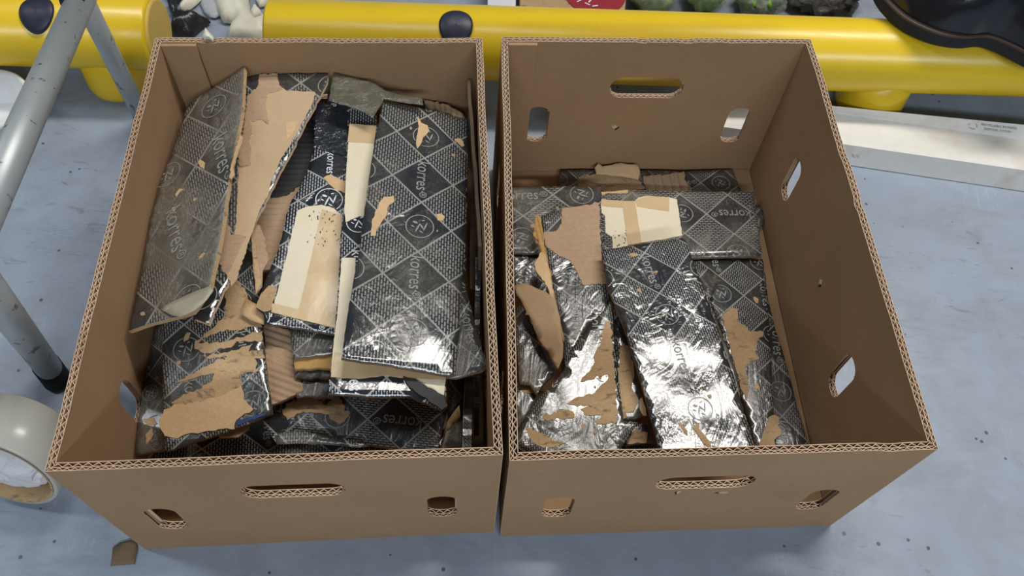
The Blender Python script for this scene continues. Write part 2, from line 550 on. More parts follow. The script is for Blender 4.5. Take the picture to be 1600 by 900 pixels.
TXT = text_mesh()
def emblem_mesh():
    V = []; Fc = []
    n = 40
    for i in range(n):
        a = 2 * math.pi * i / n
        V.append((.93 * math.cos(a), .93 * math.sin(a))); V.append((math.cos(a), math.sin(a)))
    for i in range(n):
        j = (i + 1) % n
        Fc.append((2 * i, 2 * i + 1, 2 * j + 1, 2 * j))
    def leaf(x0, y0, x1, y1, wd):
        d = np.array((x1 - x0, y1 - y0)); L = np.linalg.norm(d); d /= L; p = np.array((-d[1], d[0]))
        b = len(V)
        k = 7
        for i in range(k):
            t = i / (k - 1)
            c = np.array((x0, y0)) + d * L * t
            h = wd * math.sin(math.pi * (t * .9 + .05))
            V.append(tuple(c + p * h)); V.append(tuple(c - p * h))
        for i in range(k - 1):
            Fc.append((b + 2 * i, b + 2 * i + 1, b + 2 * i + 3, b + 2 * i + 2))
    leaf(-.52, .40, -.15, .24, .10)
    leaf(-.30, -.55, .00, .26, .065)
    leaf(-.04, .30, .32, -.28, .060)
    leaf(.28, -.34, .50, .42, .060)
    leaf(-.05, -.34, .28, -.56, .05)
    leaf(.10, .50, .34, .58, .05)
    leaf(-.62, .05, -.36, -.12, .05)
    return V, Fc
EMB = emblem_mesh()

class Board:
    """flat offcut of printed corrugated board. poly: outline pixels, pl: three (px, py, z) that fix its plane"""
    def __init__(s, name, label, poly, pl, th=.0045, lat=None, dirt=.4, crease=.3, warp=.0016, rough=.0007, mats=None,
                 group='printed board offcuts', cat='board offcut', decal=True, bend=None, seed=None, part='board_sheet', flute=None, grid=.009, step=.007):
        s.seed = seed if seed is not None else random.uniform(0, 90)
        a, b, c = [at(*p) for p in pl]
        n = np.cross(b - a, c - a); n /= np.linalg.norm(n)
        if n[2] < 0: n = -n
        s.n = n; s.p0 = a
        pts = [s.hit(*p) for p in poly]
        s.o = sum(pts) / len(pts)
        U = np.array((1.0, 0.12, 0)); U -= n * (U @ n); U /= np.linalg.norm(U)
        s.U = U; s.V = np.cross(n, U)
        s.warp = warp; s.bend = bend; s.th = th
        p2 = [s.to2(p) for p in pts]
        if area2(p2) < 0: p2.reverse()
        s.poly = p2
        out = rough_outline(p2, step, rough, s.seed)
        s.out = out
        s.root = empty(name, s.o, label, cat, group)
        # pattern lattice
        if lat is None:
            e1 = np.array((.0315, .034)); e2 = np.array((-.0315, .034)); T = np.array((.01, .02)); ij = (0, 0)
        else:
            T = np.array(s.px2(*lat[0])); e1 = np.array(s.px2(*lat[1])) - T; e2 = np.array(s.px2(*lat[2])) - T
            ij = lat[3] if len(lat) > 3 else (0, 0)
        s.e1, s.e2 = e1, e2
        s.T = T - ij[0] * e1 - ij[1] * e2
        s.inv = np.linalg.inv(np.array([e1, e2]).T)
        v2, tr = triangulate(out, (), grid)
        m = len(v2)
        fl = flute
        def hh(x, y):
            z = s.h(x, y)
            if fl: z += fl[1] * math.sin((x * math.cos(fl[0]) + y * math.sin(fl[0])) * 2 * math.pi / fl[2])
            return z
        V = [s.loc(x, y, hh(x, y)) for x, y in v2] + [s.loc(x, y, hh(x, y) - th) for x, y in v2]
        uv = [tuple(s.inv @ (np.array(q) - s.T)) for q in v2] * 2
        Fc = []; MI = []
        for t in tr:
            Fc.append(tuple(t)); MI.append(0)
        for t in tr:
            Fc.append((m + t[2], m + t[1], m + t[0])); MI.append(2)
        for i, j in boundary(tr):
            Fc.append((j, i, m + i, m + j)); MI.append(1)
        ob = mesh_obj(part, V, Fc, mats or [M_FILM, M_EDGE, M_KRAFT], s.root, MI, uv)
        me = ob.data
        me.polygons.foreach_set('use_smooth', [k == 0 for k in MI])
        ob['dirt'] = float(dirt); ob['crease'] = float(crease)
        s.sheet = ob
        s.patch_polys = []
        s.decal = decal
    def hit(s, x, y):
        d = ray(x, y)
        return CAM + d * (((s.p0 - CAM) @ s.n) / (d @ s.n))
    def to2(s, p):
        d = p - s.o
        return (float(d @ s.U), float(d @ s.V))
    def px2(s, x, y): return s.to2(s.hit(x, y))
    def loc(s, x, y, h): return s.U * x + s.V * y + s.n * h
    def h(s, x, y):
        z = s.warp * (noise.noise(Vector((x * 11, y * 11, s.seed))) * 1.4 + .5 * noise.noise(Vector((x * 30, y * 30, s.seed + 5))))
        if s.bend:
            dx, dy, x0, k = s.bend
            t = x * dx + y * dy - x0
            if t > 0: z += k * t * t
        return z
    def patch(s, poly, kind='torn_kraft', m=None, lift=.0007, rough=.0016, step=.0035, flute=None, grid=None, label=None, curl=0.0, two=False, on=None):
        """thin piece lying on the board surface: torn paper, tape, label, bared fluting"""
        p2 = poly if two else [s.px2(*q) for q in poly]
        if area2(p2) < 0: p2 = p2[::-1]
        out = rough_outline(p2, step, rough, random.uniform(0, 99)) if rough else rough_outline(p2, step * 3, 0)
        g_ = grid or (.0016 if flute else .008)
        v2, tr = triangulate(out, (), g_)
        bset = set()
        for i, j in boundary(tr): bset.add(i); bset.add(j)
        def hh(k, x, y):
            z = s.h(x, y) + lift
            if flute:
                z += flute[1] * (1 + math.sin((x * math.cos(flute[0]) + y * math.sin(flute[0])) * 2 * math.pi / flute[2])) * .5
                z += .0004 * noise.noise(Vector((x * 90, y * 90, 3)))
            else:
                z += .0003 * noise.noise(Vector((x * 60, y * 60, 1)))
            return z
        V = [s.loc(x, y, hh(i, x, y)) for i, (x, y) in enumerate(v2)]
        Fc = [tuple(t) for t in tr]
        for i, j in boundary(tr):
            b = len(V)
            V += [s.loc(*v2[i], s.h(*v2[i]) - .0005), s.loc(*v2[j], s.h(*v2[j]) - .0005)]
            Fc.append((j, i, b, b + 1))
        uv = [tuple(s.inv @ (np.array(q) - s.T)) for q in v2] + [(0, 0)] * (len(V) - len(v2))
        o = mesh_obj(kind, V, Fc, m or M_KRAFT, on or s.root, None, uv, smooth=bool(flute))
        o['dirt'] = .12; o['crease'] = .4
        if label: o['label'] = label
        s.patch_polys.append(out)
        return o
    def flecks(s, n, size=.006, m=None, region=None):
        """small torn spots of bared kraft, one joined part"""
        a = np.array(s.poly); lo, hi = a.min(0), a.max(0)
        for _ in range(n):
            for _t in range(30):
                c = (random.uniform(lo[0], hi[0]), random.uniform(lo[1], hi[1]))
                if inside(c, s.poly) and all(inside((c[0] + dx, c[1] + dy), s.poly) for dx, dy in ((.01, 0), (-.01, 0), (0, .01), (0, -.01))):
                    break
            else:
                continue
            r = size * random.uniform(.5, 1.3); el = random.uniform(1, 2.4); an = random.uniform(0, 3.14)
            pts = []
            for i in range(9):
                t = 2 * math.pi * i / 9
                x, y = r * el * math.cos(t) * random.uniform(.5, 1.1), r * math.sin(t) * random.uniform(.5, 1.1)
                pts.append((c[0] + x * math.cos(an) - y * math.sin(an), c[1] + x * math.sin(an) + y * math.cos(an)))
            s.patch(pts, 'torn_fleck', m, .0004, .0008, .003, two=True)
    def prints(s, m=None, skip=()):
        """the printed word and emblem in the black diamonds, one print part per board"""
        V = []; Fc = []
        a = np.array([s.inv @ (np.array(q) - s.T) for q in s.poly])
        i0, j0 = np.floor(a.min(0)).astype(int) - 1
        i1, j1 = np.ceil(a.max(0)).astype(int) + 1
        rd = s.e1 + s.e2; dl = np.linalg.norm(rd); rd = rd / dl
        up = np.array((-rd[1], rd[0]))
        wl = np.linalg.norm(s.e1 - s.e2)
        for i in range(i0, i1 + 1):
            for j in range(j0, j1 + 1):
                if (i + j) % 2: continue
                c = s.T + s.e1 * (i + .5) + s.e2 * (j + .5)
                if i % 2 == 0: src, sx = TXT, dl * .80
                else: src, sx = EMB, wl * .225
                pts = [c + rd * (x * sx) + up * (y * sx) for x, y in src[0]] if i % 2 == 0 else [c - up * (x * sx) * -1 + (-rd) * (y * sx) for x, y in src[0]]
                pts = np.array(pts)
                ok = inside_many(pts, s.out)
                if not ok.any(): continue
                for pp in s.patch_polys: ok &= ~inside_many(pts, pp)
                mp = {}; V = []; Fc = []
                for f in src[1]:
                    if all(ok[k] for k in f):
                        for k in f:
                            if k not in mp:
                                mp[k] = len(V)
                                V.append(s.loc(*pts[k], s.h(*pts[k]) + .00055))
                        Fc.append(tuple(mp[k] for k in f))
                if len(Fc) > 3:
                    mesh_obj('printed_word' if i % 2 == 0 else 'printed_emblem', V, Fc, m or M_PRINT, s.root)
        return s

def sub(o, sc, pts):
    """crop pixels -> photo pixels"""
    return [(o[0] + x / sc, o[1] + y / sc) for x, y in pts]

GL = 'board offcuts heaped in the left box'
GR = 'board offcuts lying in the right box'
# ---------------------------------------------------------------- left box, from the bottom up
b = Board('board_offcut', 'lowest dark dash-printed board lying along the front wall inside the left box',
          [(222, 735), (268, 668), (400, 640), (560, 650), (700, 672), (700, 735)], [(222, 735, .085), (700, 735, .09), (480, 640, .09)],
          lat=((470, 672), (520, 708), (418, 705), (1, 0)), dirt=.35, crease=0.15, group=GL); b.prints()
b = Board('board_offcut', 'dirty narrow board against the left wall, low in the left box behind the side hole',
          [(244, 508), (262, 500), (268, 700), (240, 706), (211, 710), (217, 650), (226, 588), (235, 556)],
          [(241, 512, .122), (208, 709, .107), (266, 699, .116)], lat=((232, 585), (262, 610), (208, 618), (1, 1)), dirt=.9, crease=0.31, group=GL); b.flecks(3, .004); b.prints()
b = Board('board_offcut', 'wide printed board with upside down lettering at the front of the left box',
          [(424, 612), (470, 598), (520, 590), (640, 600), (699, 640), (690, 676), (684, 702), (618, 703), (560, 692), (500, 676), (462, 672), (430, 690), (410, 660)],
          [(424, 612, .118), (697, 630, .128), (640, 702, .122)], lat=((668, 664), (626, 702), (616, 618)), dirt=.38, crease=0.28, group=GL)
b.patch(sub((380, 460), 3.46, [(210, 620), (300, 560), (380, 545), (450, 600), (490, 560), (535, 570), (545, 630), (580, 640), (545, 690), (520, 700), (440, 650), (380, 640), (290, 645), (240, 680), (215, 650)]), 'torn_kraft', M_KRAFT, .0006, .003)
b.prints()
b = Board('board_offcut', 'thin folded film edge strip lying in front of the upside down lettered board',
          [(429, 684), (437, 676), (464, 671), (500, 678), (560, 690), (578, 697), (560, 699), (500, 693), (432, 693)], [(429, 684, .128), (578, 697, .128), (464, 671, .130)],
          th=.003, dirt=.9, crease=0.50, decal=False, group=GL)
# the cut edges of a short stack in the middle gap
for i, (pp, z, mt, lb) in enumerate([
    ([(456, 565), (528, 555), (530, 620), (464, 622)], .137, [M_FILM, M_EDGE, M_KRAFT], 'lowest small film board in the gap between the white label and lettered board'),
    ([(458, 553), (528, 545), (530, 592), (462, 590)], .1435, [M_FILMC, M_EDGE, M_KRAFT], 'small dash-printed board sticking out below the ochre board in the middle gap'),
    ([(459, 545), (528, 538), (530, 575), (461, 578)], .150, [M_OCHRE, M_OCHRE, M_KRAFT], 'small ochre brown board edge in the middle gap of the left box'),
    ([(452, 510), (528, 508), (529, 552), (459, 560)], .1565, [M_FILM, M_EDGE, M_KRAFT], 'small grey dusty film board on top of the ochre board edge')]):
    Board('board_offcut', lb, pp, [(pp[0][0], pp[0][1], z), (pp[1][0], pp[1][1], z), (pp[2][0], pp[2][1], z)], mats=mt, dirt=.8, crease=0.37, decal=False, group=GL, rough=.0015)
b = Board('fluted_board_offcut', 'brown board offcut with bared diagonal flutes beside the big torn patch in the left box',
          [(411, 508), (454, 514), (458, 555), (464, 576), (474, 610), (450, 622), (422, 634), (416, 570)], [(411, 508, .140), (454, 514, .140), (422, 634, .138)],
          mats=[M_FLUTE] * 3, warp=.001, rough=.001, flute=(math.radians(68), .0014, .0078), grid=.0022, group=GL, part='fluted_sheet')
b = Board('board_offcut', 'printed board with a big ragged torn kraft patch, lower left in the left box',
          [(300, 420), (340, 380), (392, 352), (400, 400), (409, 515), (414, 560), (425, 646), (361, 672), (297, 693), (258, 705), (255, 600), (254, 500), (262, 470)],
          [(256, 500, .157), (409, 515, .157), (258, 705, .143)], lat=((288, 508), (338, 548), (246, 545), (1, 1)), dirt=.42, crease=0.31, group=GL)
b.patch(sub((190, 480), 3.75, [(620, -160), (690, -150), (740, -60), (800, 0), (825, 120), (740, 120), (560, 155), (520, 165), (450, 215), (520, 220), (640, 195), (830, 140), (825, 200), (700, 205), (620, 240), (560, 250), (480, 285), (560, 280), (690, 250), (770, 215), (745, 265), (830, 250), (842, 298), (780, 300), (800, 372), (700, 398), (690, 405), (705, 470), (610, 520), (400, 585), (330, 580), (290, 560), (320, 540), (360, 510), (440, 480), (520, 440), (545, 388), (470, 400), (380, 432), (310, 445), (400, 395), (540, 330), (620, 290), (500, 300), (430, 225), (520, 140), (600, 60)]), 'torn_kraft', M_KRAFT, .0007, .0022)
b.patch(sub((190, 480), 3.75, [(250, 600), (330, 570), (420, 560), (540, 530), (610, 510), (700, 460), (715, 540), (770, 600), (700, 640), (668, 668), (660, 715), (570, 715), (470, 735), (380, 745), (330, 770), (255, 755), (222, 690)]), 'torn_kraft', M_KRAFTL, .0016, .0014, label='pale lump of torn kraft paper')
b.patch(sub((190, 480), 3.75, [(668, 668), (760, 640), (850, 615), (840, 632), (740, 668), (675, 692)]), 'blue_reflection_sliver', plain('painted_blue_reflection', (.03, .06, .17), .25), .0010, .0006)  # faint blue reflection on the film, painted as a navy patch
b.flecks(4, .0025); b.prints()
b = Board('board_offcut', 'pale kraft scrap peeking out under the torn patch board in the left box',
          [(330, 672), (390, 655), (389, 670), (372, 683), (345, 684)], [(330, 672, .135), (390, 655, .133), (345, 684, .134)], th=.002, mats=[M_KRAFT] * 3, decal=False, group=GL)
b = Board('fluted_board_offcut', 'dark brown board with bared flutes in the deep gap right of the long kraft board',
          [(506, 158), (512, 175), (500, 240), (486, 270), (468, 305), (462, 340), (448, 380), (430, 420), (400, 425), (396, 350), (410, 300), (460, 225)],
          [(506, 158, .165), (400, 420, .160), (460, 380, .158)], mats=[M_FLUTE] * 3, flute=(math.radians(92), .0013, .0085), grid=.0022, group=GL, part='fluted_sheet')
b.patch([(505, 160), (510, 175), (495, 240), (470, 290), (448, 305), (420, 310), (432, 275), (462, 225)], 'painted_flute_shadow', M_INKSHADE, .0009, .0012, flute=(math.radians(92), .0013, .0085), grid=.0022)  # shadow in the deep gap, painted black over the upper flutes
b = Board('torn_flute_strip', 'curled brown strip of torn fluting standing beside the long kraft board',
          sub((370, 280), 4.5, [(92, 350), (120, 308), (165, 325), (200, 420), (225, 570), (180, 640), (176, 750), (132, 812), (112, 560)]),
          [(391, 358, .195), (399, 460, .178), (420, 400, .186)], mats=[M_FLUTE] * 3, th=.003, flute=(math.radians(80), .0012, .0085), grid=.0022, group=GL, part='fluted_sheet', cat='board scrap')
b.patch(sub((370, 280), 4.5, [(95, 360), (118, 330), (140, 520), (165, 660), (172, 740), (135, 800), (118, 560)]), 'torn_paper_lip', M_KRAFT, .0012, .0006)
# long kraft-faced board
b = Board('board_offcut', 'long kraft-faced board with torn film, between the leaning and white labelled boards',
          [(378, 124), (402, 117), (437, 116), (512, 114), (511, 128), (500, 152), (478, 190), (458, 232), (438, 268), (420, 305), (398, 345), (362, 428), (327, 508), (306, 500), (300, 492), (322, 440), (342, 355), (356, 280), (368, 200)],
          [(383, 122, .206), (512, 115, .214), (326, 509, .203)], lat=((420, 92), (470, 130), (372, 125)), dirt=.5, crease=0.37, mats=[M_FILM, M_BOXEDGE, M_KRAFT], group=GL, rough=.0012)
b.patch(sub((370, 90), 4.5, [(160, 125), (290, 120), (300, 200), (350, 240), (550, 245), (545, 300), (500, 390), (430, 520), (360, 640), (300, 740), (240, 880), (225, 960), (150, 1090), (70, 1330), (0, 1560), (-40, 1610), (-70, 1500), (-10, 1200), (10, 900), (10, 700), (50, 480), (80, 280), (150, 215)]), 'kraft_face', kraft_mat('bare_kraft_face', (.48, .340, .200), (.57, .415, .255), .9, 200), .0006, .0012)
b.patch(sub((370, 90), 4.5, [(160, 125), (290, 120), (300, 200), (330, 230), (210, 270), (205, 330), (215, 400), (220, 470), (175, 440), (100, 450), (110, 520), (90, 600), (105, 640), (95, 700), (100, 760), (20, 770), (10, 700), (50, 480), (80, 280), (150, 215)]), 'bared_flutes', M_FLUTE, .0010, .0016, flute=(math.radians(88), .0014, .0075))
b.patch(sub((190, 280), 3.75, [(610, 180), (640, 330), (730, 335), (700, 400), (650, 500), (620, 570), (590, 545), (570, 480), (590, 380)]), 'bared_flutes', M_FLUTE, .0010, .0016, flute=(math.radians(88), .0013, .0075))
b.patch(sub((370, 90), 4.5, [(345, 455), (440, 452), (400, 530), (355, 590)]), 'tape_mark', M_KRAFTL, .0009, .0004)
b.prints()
# leaning dirty board on the left
b = Board('board_offcut', 'long dirty grey printed board leaning against the left wall of the left box',
          [(381, 104), (379, 157), (371, 214), (358, 283), (343, 368), (327, 452), (300, 487), (278, 494), (238, 504), (200, 517), (215, 440), (236, 341), (250, 290), (266, 243), (289, 170), (297, 159), (323, 141), (357, 121)],
          [(381, 104, .226), (327, 455, .238), (286, 168, .188)], lat=((270, 318), (323, 351), (232, 378)), dirt=1.25, crease=0.34, mats=[M_FILM, M_KRAFT, M_KRAFT], group=GL, th=.0055)
b.patch(sub((190, 90), 4.5, [(545, 740), (560, 720), (590, 745), (585, 790), (560, 775)]), 'torn_fleck', M_KRAFTL, .0006, .001)
b.patch(sub((190, 280), 3.75, [(320, 95), (345, 60), (368, 62), (345, 80), (325, 105)]), 'torn_fleck', M_KRAFTL, .0006, .0005)
b.patch(sub((190, 90), 4.5, [(838, 545), (855, 560), (835, 640), (815, 700), (790, 780), (800, 820), (775, 860), (770, 800), (800, 690), (822, 600)]), 'torn_lip', M_KRAFTL, .0012, .0014)
b.flecks(4, .0022); b.prints()
b = Board('paper_scrap', 'pale greenish crescent paper scrap on the foot of the leaning dirty board',
          sub((190, 280), 3.75, [(220, 755), (300, 715), (360, 690), (440, 655), (520, 628), (540, 655), (500, 710), (430, 770), (345, 808), (280, 790)]),
          [(250, 480, .2120), (330, 450, .2450), (282, 494, .2330)], th=.0006, mats=[plain('pale_scrap_paper', (.42, .38, .28), .6)] * 3, decal=False, rough=.0006, cat='paper scrap', group=GL)
# centre board with the white label
b = Board('board_offcut', 'clean printed board with a taped white label in the middle of the left box',
          [(513, 140), (560, 150), (588, 180), (596, 240), (575, 330), (548, 420), (532, 524), (470, 512), (413, 506), (412, 490), (400, 480), (406, 462), (420, 425), (436, 388), (452, 322), (467, 296), (482, 262), (505, 192)],
          [(513, 140, .189), (412, 490, .174), (590, 240, .176)], lat=((516, 286), (562, 312), (466, 314), (1, 1)), dirt=.16, crease=0.28, mats=[M_FILMC, M_EDGE, M_KRAFT], group=GL)
lab = b.patch([(465, 330), (479, 324), (503, 321), (520, 326), (535, 337), (532, 370), (527, 475), (525, 513), (424, 488), (431, 465), (450, 392)], 'white_label', M_PAPER, .0008, .0005)
b.patch([(503, 328), (535, 338), (532, 370), (527, 475), (525, 513), (463, 497), (480, 430)], 'packing_tape', M_TAPE, .0013, .0003, on=lab)
b.patch([(425, 474), (528, 500), (525, 513), (424, 488)], 'packing_tape', M_TAPE, .0017, .0004, on=lab)
b.patch([(400, 480), (406, 462), (420, 446), (433, 448), (424, 484), (412, 487)], 'torn_kraft', M_KRAFT, .0008, .0010)
b.patch(sub((370, 90), 4.5, [(560, 330), (640, 330), (790, 390), (780, 470), (770, 700), (560, 640), (540, 640)]), 'black_film_flap', plain('glossy_black_film', (.016, .02, .028), .2, 0, .8, .3, 60, .004), .0012, .0012, grid=.004)
b.patch(sub((370, 90), 4.5, [(610, 850), (660, 830), (770, 880), (770, 960), (690, 930), (640, 890)]), 'torn_kraft', M_KRAFTL, .0010, .0016)
for q in range(40):
    cx, cy = random.uniform(478, 530), random.uniform(330, 385)
    if cx < 465 + (cy - 330) * -.3 + 14: continue
    r = random.uniform(.3, 1.2)
    b.patch([(cx - r, cy), (cx, cy - r * 1.6), (cx + r, cy), (cx, cy + r * 1.6)], 'ink_smudge', M_INKSHADE, .0019, .0004, .002, on=lab)
b.prints(M_PRINTW)
b = Board('board_offcut', 'brown card tab under the corner of the white labelled board',
          [(384, 466), (398, 474), (415, 482), (412, 506), (392, 500), (376, 490)], [(384, 466, .166), (412, 506, .165), (376, 490, .166)], th=.002, mats=[M_KRAFTL] * 3, decal=False, group=GL)
# board with long white strip under the main one
b = Board('board_offcut', 'board with a long narrow cream paper strip just under the large top board',
          [(546, 195), (610, 200), (720, 320), (696, 600), (697, 622), (690, 640), (640, 618), (580, 620), (513, 614), (514, 596), (520, 560), (530, 430), (540, 300)],
          [(546, 195, .193), (516, 598, .197), (693, 622, .187)], lat=((557, 545), (604, 590), (508, 588)), dirt=.10, crease=0.22, mats=[M_FILMC, M_EDGE, M_KRAFT], group=GL)
lab = b.patch([(546, 195), (588, 198), (583, 240), (576, 300), (569, 340), (562, 338), (540, 348), (538, 330), (541, 270)], 'cream_label', M_PAPER, .0008, .0004)
b.patch([(546, 195), (588, 198), (585, 226), (543, 222)], 'packing_tape', M_TAPE, .0013, .0002, on=lab)
lab = b.patch([(534, 404), (556, 404), (553, 460), (545, 520), (540, 560), (640, 570), (696, 590), (694, 618), (668, 606), (630, 590), (600, 587), (560, 592), (517, 590), (519, 560), (528, 480)], 'cream_label', M_PAPER, .0008, .0004)
b.patch([(522, 552), (600, 562), (696, 582), (695, 594), (630, 590), (600, 587), (560, 592), (517, 590)], 'packing_tape', M_TAPE, .0013, .0003, on=lab)
b.patch([(630, 590), (650, 594), (668, 606), (694, 620), (699, 636), (690, 642), (676, 632), (655, 618), (640, 606)], 'black_film_fold', M_INKSHADE, .0030, .0012, .004, grid=.004)
b.prints(M_PRINTW)
b = Board('board_offcut', 'dusty printed board corner poking out right of the large top board',
          [(700, 430), (726, 440), (738, 490), (762, 572), (754, 580), (712, 591), (690, 588), (680, 480)], [(726, 440, .180), (762, 572, .180), (690, 588, .179)],
          lat=((728, 480), (770, 512), (700, 524)), dirt=.85, crease=0.25, group=GL); b.prints()
b = Board('board_offcut', 'printed board behind the large top board, its fluted end at the back wall',
          [(664, 155), (700, 165), (720, 177), (730, 186), (731, 240), (728, 420), (720, 500), (690, 400), (670, 250)], [(664, 155, .162), (740, 190, .158), (726, 500, .158)],
          lat=((706, 190), (744, 226), (672, 222)), dirt=.35, crease=0.25, group=GL)
b.patch([(662, 156), (700, 166), (724, 180), (722, 188), (700, 178), (668, 168)], 'bared_flutes', M_FLUTE, .0010, .002, flute=(0.1, .0016, .007)); b.prints()
b = Board('board_offcut', 'large printed board lying on top at the right of the left box',
          [(599, 155), (640, 164), (729, 185), (731, 215), (731, 246), (728, 310), (727, 390), (722, 437), (712, 585), (702, 586), (611, 569), (534, 559), (542, 500), (551, 448), (561, 393), (583, 237)],
          [(599, 155, .206), (737, 187, .180), (534, 559, .226)], lat=((663.6, 245.8), (708, 288.9), (613.6, 271.4)), dirt=.42, crease=0.45, group=GL, th=.005, warp=.0022)
b.patch(sub((540, 150), 3.6, [(398, 115), (412, 125), (425, 150), (462, 165), (472, 195), (440, 225), (425, 265), (405, 292), (397, 260), (405, 210), (412, 170)]), 'torn_kraft', M_KRAFTL, .0007, .0007)
b.patch(sub((540, 150), 3.6, [(150, 690), (195, 590), (215, 565), (272, 560), (275, 590), (240, 620), (225, 680), (185, 730), (172, 780), (140, 782)]), 'torn_kraft', M_KRAFTL, .0007, .0009)
b.patch(sub((540, 150), 3.6, [(508, 670), (540, 665), (558, 685), (545, 705), (515, 700)]), 'torn_fleck', M_KRAFTL, .0006, .0009)
b.patch(sub((540, 150), 3.6, [(612, 240), (640, 236), (662, 250), (670, 276), (655, 282), (635, 262)]), 'torn_fleck', M_KRAFTL, .0009, .0009)
b.flecks(5, .0020); b.prints()
# dusty clear film lying over the back of the heap
film_pts = sub((460, 80), 2.81, [(175, 92), (240, 112), (330, 128), (400, 168), (480, 185), (562, 195), (566, 236), (500, 225), (392, 205), (372, 250), (345, 295), (310, 272), (250, 250), (150, 215), (160, 150)])
b = Board('clear_film_sheet', 'crumpled dusty clear film sheet over the back of the centre boards',
          film_pts, [(522, 113, .213), (661, 164, .210), (583, 185, .215)], th=.0004, mats=[M_CLEAR] * 3, decal=False, warp=.003, rough=.0015, cat='plastic film', group=None, part='film_sheet')
# boards standing on edge along the right wall
def upright(label, p0, p1, z0, z1, drop, th, mats, rough=.0012, dirt=.9, thick_dir=1):
    """slab standing on its long edge; p0/p1: pixels of its top edge at z0/z1"""
    a = at(*p0, z0); c = at(*p1, z1)
    d = c - a; L = np.linalg.norm(d); d /= L
    side = -np.cross(d, (0, 0, 1.0)); side /= np.linalg.norm(side)
    root = empty('board_offcut', (a + c) / 2 - np.array((0, 0, drop)), label, 'board offcut', GL)
    n = int(L / .007)
    V = []; Fc = []; MI = []; uv = []
    o = (a + c) / 2 - np.array((0, 0, drop))
    for i in range(n + 1):
        t = i / n
        j = rough * (noise.noise(Vector((i * .7, z0 * 99, 0))) * 1.5)
        sw = .0015 * noise.noise(Vector((i * .12, 9, z0 * 77)))
        p = a + d * L * t - o
        for k, (zz, sd) in enumerate(((j, 0), (j, th), (-drop, th), (-drop, 0))):
            V.append(p + np.array((0, 0, zz)) + side * (sd + sw)); uv.append((t * L / .045, (zz + k * .01) / .045))
    for i in range(n):
        for k in range(4):
            Fc.append((4 * i + k, 4 * i + (k + 1) % 4, 4 * i + 4 + (k + 1) % 4, 4 * i + 4 + k)); MI.append(1 if k == 0 else 0)
    Fc += [(3, 2, 1, 0), (4 * n, 4 * n + 1, 4 * n + 2, 4 * n + 3)]; MI += [1, 1]
    ob = mesh_obj('board_sheet', V, Fc, mats, root, MI, uv)
    bm = bmesh.new(); bm.from_mesh(ob.data); bmesh.ops.recalc_face_normals(bm, faces=bm.faces); bm.to_mesh(ob.data); bm.free()
    ob['dirt'] = dirt; ob['crease'] = .5
    return root
upright('tall film-covered board standing on edge against the right wall of the left box', (730, 125), (748, 385), .205, .197, .075, .004, [M_FILM, M_EDGE])
upright('dark film board on edge along the right wall, in front of the tall standing one', (743, 402), (740, 640), .150, .110, .08, .006, [M_FILM, M_FILM], dirt=.6)
upright('short slab on edge between the large top board and the right wall', (736, 318), (733, 452), .108, .108, .05, .007, [M_FILM, M_EDGE])
upright('dirty board on edge near the front right corner of the left box', (726, 588), (722, 702), .130, .120, .09, .010, [M_FILM, M_FILM], dirt=1.2)
b = Board('board_offcut', 'bent dusty board sloping down at the right of the upside down lettered board',
          [(700, 592), (726, 590), (729, 700), (690, 704), (703, 650)], [(700, 592, .13), (726, 590, .12), (690, 704, .12)], dirt=1.2, crease=0.37, decal=False, group=GL)
b = Board('paper_scrap', 'brown torn paper leaf beside the black film fold in the left box',
          sub((560, 460), 3.46, [(470, 742), (480, 690), (510, 645), (545, 600), (552, 660), (520, 700), (495, 735)]), [(696, 674, .14), (718, 634, .16), (719, 650, .15)], th=.0006, mats=[M_KRAFT] * 3, decal=False, cat='paper scrap', group=GL)

# ---------------------------------------------------------------- right box
b = Board('board_offcut', 'dark board lying flat against the back wall on the right box floor',
          [(875, 265), (960, 265), (1060, 268), (1145, 264), (1152, 284), (1160, 306), (1150, 330), (880, 330), (872, 300)], [(875, 265, .0185), (1145, 264, .0190), (1000, 320, .0200)],
          lat=((1095, 285), (1125, 310), (1128, 262), (1, 1)), dirt=.75, crease=0.31, group=GR)
b.patch(sub((780, 240), 3.478, [(430, 125), (520, 112), (600, 100), (640, 75), (750, 80), (765, 110), (760, 150), (795, 190), (700, 215), (560, 200), (430, 180)]), 'torn_kraft', M_KRAFT, .0010, .0016)
b.patch(sub((780, 240), 3.478, [(780, 130), (830, 125), (900, 120), (1000, 105), (1010, 160), (1045, 190), (1040, 215), (800, 215)]), 'bared_flutes', M_FLUTE, .0016, .0016, flute=(0.0, .0032, .0125))
b.flecks(3, .004); b.prints()
b = Board('paper_scrap', 'crumpled torn kraft paper standing up at the back of the right box',
          sub((780, 240), 3.478, [(520, 75), (540, 48), (562, 66), (610, 58), (660, 45), (705, 56), (750, 60), (766, 95), (755, 140), (640, 118), (530, 110)]), [(933, 262, .031), (997, 262, .033), (965, 276, .027)], th=.0007, mats=[M_KRAFTL] * 3, decal=False, warp=.004, rough=.0012, cat='paper scrap', group=GR, grid=.005)
b = Board('board_offcut', 'small end of film-wrapped board sticking out by the right wall of the right box',
          [(1176, 318), (1188, 324), (1196, 338), (1192, 350), (1187, 355), (1180, 345)], [(1176, 318, .026), (1202, 340, .024), (1190, 355, .025)], th=.004, dirt=1, decal=False, group=GR)
